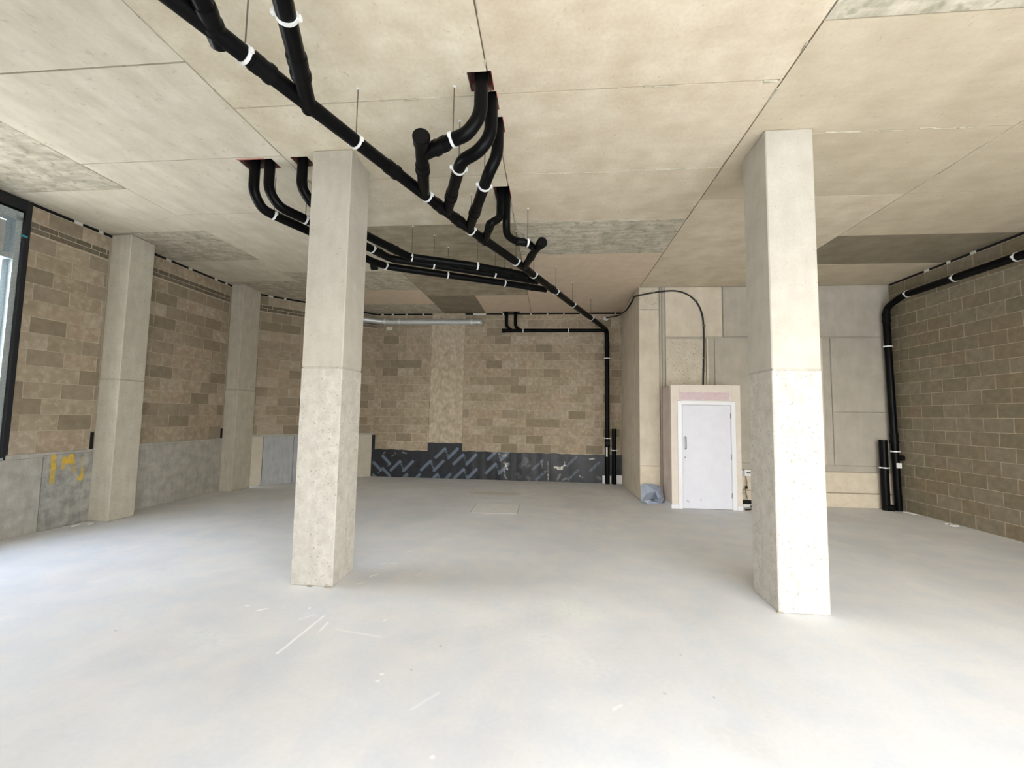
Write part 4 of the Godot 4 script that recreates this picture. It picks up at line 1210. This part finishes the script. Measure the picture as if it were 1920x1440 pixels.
# ------------------------------------------------------------------ cables, sheet, electrics, crumbs
func build_small() -> void:
	# black cable: from the hook on the back wall, along the pier head, in an arc down to the cupboard
	var c := []
	var zf := BR_Z + 0.02
	c.append(Vector3(1.46, 4.37, BACK_Z + 0.06))
	c.append(Vector3(1.62, 4.40, BACK_Z + 0.05))
	c.append(Vector3(1.78, 4.42, BACK_Z + 0.1))
	c.append(Vector3(PIER_X - 0.02, 4.37, -10.6))
	c.append(Vector3(PIER_X - 0.02, 4.40, -9.8))
	for p in [[1188, 556], [1222, 549], [1250, 545.5], [1265, 545], [1281, 548], [1296, 556], [1306, 566], [1313, 578], [1318, 594], [1319.5, 612], [1320, 640], [1319.5, 680], [1318.5, 723]]:
		c.append(at_z(p[0], p[1], zf))
	var t := thing("power_cable", c[-1], "black cable looping from the back wall over the pier down to the cupboard", "cable")
	obj("cable", tube_mesh(fillet(c, 0.12), 0.017, 10), M.cable, t)
	for p in [[1225, 549], [1305, 564], [1320, 611], [1320, 672]]:
		var q := at_z(p[0], p[1], zf)
		obj("cable_clip", box_mesh(q - Vector3(0.028, 0.014, 0.02), q + Vector3(0.028, 0.014, 0.024), 0.004), M.rod, t)
	var hk := thing("cable_hook", Vector3(1.44, 4.36, BACK_Z), "small white cable hook fixed high on the back wall", "hook")
	obj("hook", tube_mesh(fillet([Vector3(1.44, 4.36, BACK_Z - 0.01), Vector3(1.44, 4.36, BACK_Z + 0.06), Vector3(1.43, 4.33, BACK_Z + 0.09), Vector3(1.46, 4.30, BACK_Z + 0.09), Vector3(1.5, 4.33, BACK_Z + 0.08)], 0.03), 0.02, 10), M.white, hk)
	obj("plate", box_mesh(Vector3(1.40, 4.32, BACK_Z - 0.002), Vector3(1.48, 4.40, BACK_Z + 0.012), 0.004), M.white, hk)
	# white boards at the feet of the back pipes
	for k in [[1.36, 1.43, 0.2, "narrow white board offcut between the membrane print and the drain stack foot"], [1.55, 1.59, 0.2, "thin white board offcut between the drain stack and the stub pipe"], [1.72, 1.865, 0.22, "wide white board offcut between the stub pipe and the pier"]]:
		var o := obj_top("insulation_strip", box_mesh(Vector3(k[0], 0.0, BACK_Z + 0.055), Vector3(k[1], k[2], BACK_Z + 0.075), 0.003), M.white)
		tag(o, k[3], "board", "white offcuts behind the corner pipes")
	build_sheet()
	# meter box and fused spur right of the cupboard
	var z := BR_Z + 0.02
	var j := thing("switch_box", Vector3(3.95, 0.6, z), "white double switch box with hanging cables between the cupboard and the column", "switch")
	obj("box", box_mesh(Vector3(3.78, 0.575, z), Vector3(3.915, 0.69, z + 0.06), 0.006), mat(c8(196, 200, 204), 0.5), j)
	obj("box", box_mesh(Vector3(3.925, 0.57, z), Vector3(4.07, 0.70, z + 0.07), 0.006), M.white, j)
	obj("switch_slot", box_mesh(Vector3(3.965, 0.635, z + 0.068), Vector3(4.05, 0.655, z + 0.074)), M.black, j)
	for k in [[3.83, 0.57, 0.04], [3.96, 0.57, 0.02]]:
		var x: float = k[0]
		obj("hanging_cable", tube_mesh(fillet([Vector3(x, 0.6, z + 0.03), Vector3(x + k[2], 0.42, z + 0.06), Vector3(x - 0.02, 0.3, z + 0.05), Vector3(x + 0.02, 0.12, z + 0.05)], 0.06), 0.008, 8), M.rod, j)
	obj("plug", box_mesh(Vector3(3.83, 0.40, z + 0.05), Vector3(3.87, 0.48, z + 0.09), 0.008), M.black, j)
	obj("plug", box_mesh(Vector3(3.94, 0.32, z + 0.05), Vector3(3.98, 0.38, z + 0.08), 0.008), M.black, j)
	obj("plug", box_mesh(Vector3(3.80, 0.20, z + 0.04), Vector3(3.88, 0.28, z + 0.1), 0.01), M.black, j)
	var e := thing("extension_reel", Vector3(3.87, 0, -8.95), "small dark and white extension block lying on the floor by the cupboard", "extension")
	obj("body", box_mesh(Vector3(3.77, 0.06, -9.02), Vector3(3.97, 0.13, -8.9), 0.015), M.black, e)
	obj("base", box_mesh(Vector3(3.77, 0.0, -9.0), Vector3(3.93, 0.06, -8.88), 0.012), M.white, e)
	obj("lead", tube_mesh(fillet([Vector3(3.93, 0.03, -8.9), Vector3(3.88, 0.012, -8.72), Vector3(3.78, 0.012, -8.62), Vector3(3.70, 0.012, -8.6)], 0.08), 0.012, 8), M.cable, e)
	# offcuts and crumbs on the floor
	rng.seed = 21
	for p in [[172, 983, "pale plaster chip touching the foot of the left wall column by the yellow letters"], [142, 987, "pale plaster chip lying below the yellow sprayed letters"], [1702, 962, "pale plaster chip on the floor beside the corner drain pipe"], [1716, 965, "second pale plaster chip out from the corner drain pipe along the block wall"], [1778, 984, "third pale plaster chip out from the corner drain pipe along the block wall"], [1790, 987, "fourth pale plaster chip out from the corner drain pipe along the block wall"]]:
		var q := at_y(p[0], p[1], 0.0)
		var s := Shape.new()
		var w := rng.randf_range(0.03, 0.07)
		s.bevel(Vector3(-w, 0, -0.025), Vector3(w, rng.randf_range(0.015, 0.03), 0.025), 0.009)
		var o := obj_top("plaster_chip", s.mesh(), M.chip)
		o.position = q
		o.rotation.y = rng.randf_range(0, PI)
		tag(o, p[2], "chip", "plaster chips along the walls")

# crumpled sheet: hand-placed facets with folds, about 0.45 m wide
func build_sheet() -> void:
	var base := Vector3(2.075, 0.0, -9.12)
	var k := 0.00047
	var P := func(cx: float, cy: float, d: float) -> Vector3: return base + Vector3((cx - 880.0) * k, maxf((1060.0 - cy) * k, 0.002), d)
	var a: Vector3 = P.call(380, 1000, 0.14)
	var b: Vector3 = P.call(430, 370, 0.02)
	var c: Vector3 = P.call(620, 280, -0.03)
	var d: Vector3 = P.call(1000, 290, -0.03)
	var e: Vector3 = P.call(1300, 380, 0.0)
	var f: Vector3 = P.call(1385, 830, 0.10)
	var g: Vector3 = P.call(1260, 1055, 0.12)
	var h: Vector3 = P.call(640, 1055, 0.24)
	var i: Vector3 = P.call(650, 690, 0.06)
	var j: Vector3 = P.call(990, 530, 0.15)
	var kk: Vector3 = P.call(690, 870, 0.24)
	var l: Vector3 = P.call(960, 900, 0.03)
	var m: Vector3 = P.call(1080, 860, 0.20)
	var o: Vector3 = P.call(1180, 900, 0.08)
	var p: Vector3 = P.call(430, 940, 0.22)
	var q: Vector3 = P.call(900, 960, 0.17)
	var r1: Vector3 = P.call(480, 1058, -0.06)
	var r2: Vector3 = P.call(1250, 1058, -0.06)
	var jt: Vector3 = P.call(1120, 690, 0.19)
	var t := thing("plastic_sheet", base, "crumpled blue-grey plastic sheet heaped at the foot of the pier by the cupboard", "sheet")
	var s := Shape.new()
	for f3 in [[a, b, i], [b, c, i], [c, d, j], [c, j, i], [d, e, j], [e, f, jt], [e, jt, j], [a, i, kk], [i, j, kk], [a, kk, p]]: s.tri(f3[0], f3[1], f3[2], Vector3(0, 0.2, 1))
	s.quad(b, c, r1, a, Vector3(-1, 0, -1))
	s.quad(c, d, r2, r1, Vector3(0, 0, -1))
	s.quad(d, e, f, r2, Vector3(1, 0, -1))
	s.tri(f, g, r2, Vector3(1, 0, 0))
	obj("outer_fold", s.mesh(), M.sheet, t)
	var s2 := Shape.new()
	for f3 in [[j, l, kk], [j, m, l], [j, jt, m], [jt, f, m], [m, f, o], [o, f, g], [m, o, l], [l, o, g]]: s2.tri(f3[0], f3[1], f3[2], Vector3(0, 0.1, 1))
	obj("inner_fold", s2.mesh(), M.sheet, t)
	var s3 := Shape.new()
	for f3 in [[kk, q, h], [kk, h, p], [q, g, h], [q, l, g], [p, h, a]]: s3.tri(f3[0], f3[1], f3[2], Vector3(0, 0.4, 1))
	obj("lower_fold", s3.mesh(), M.sheet, t)
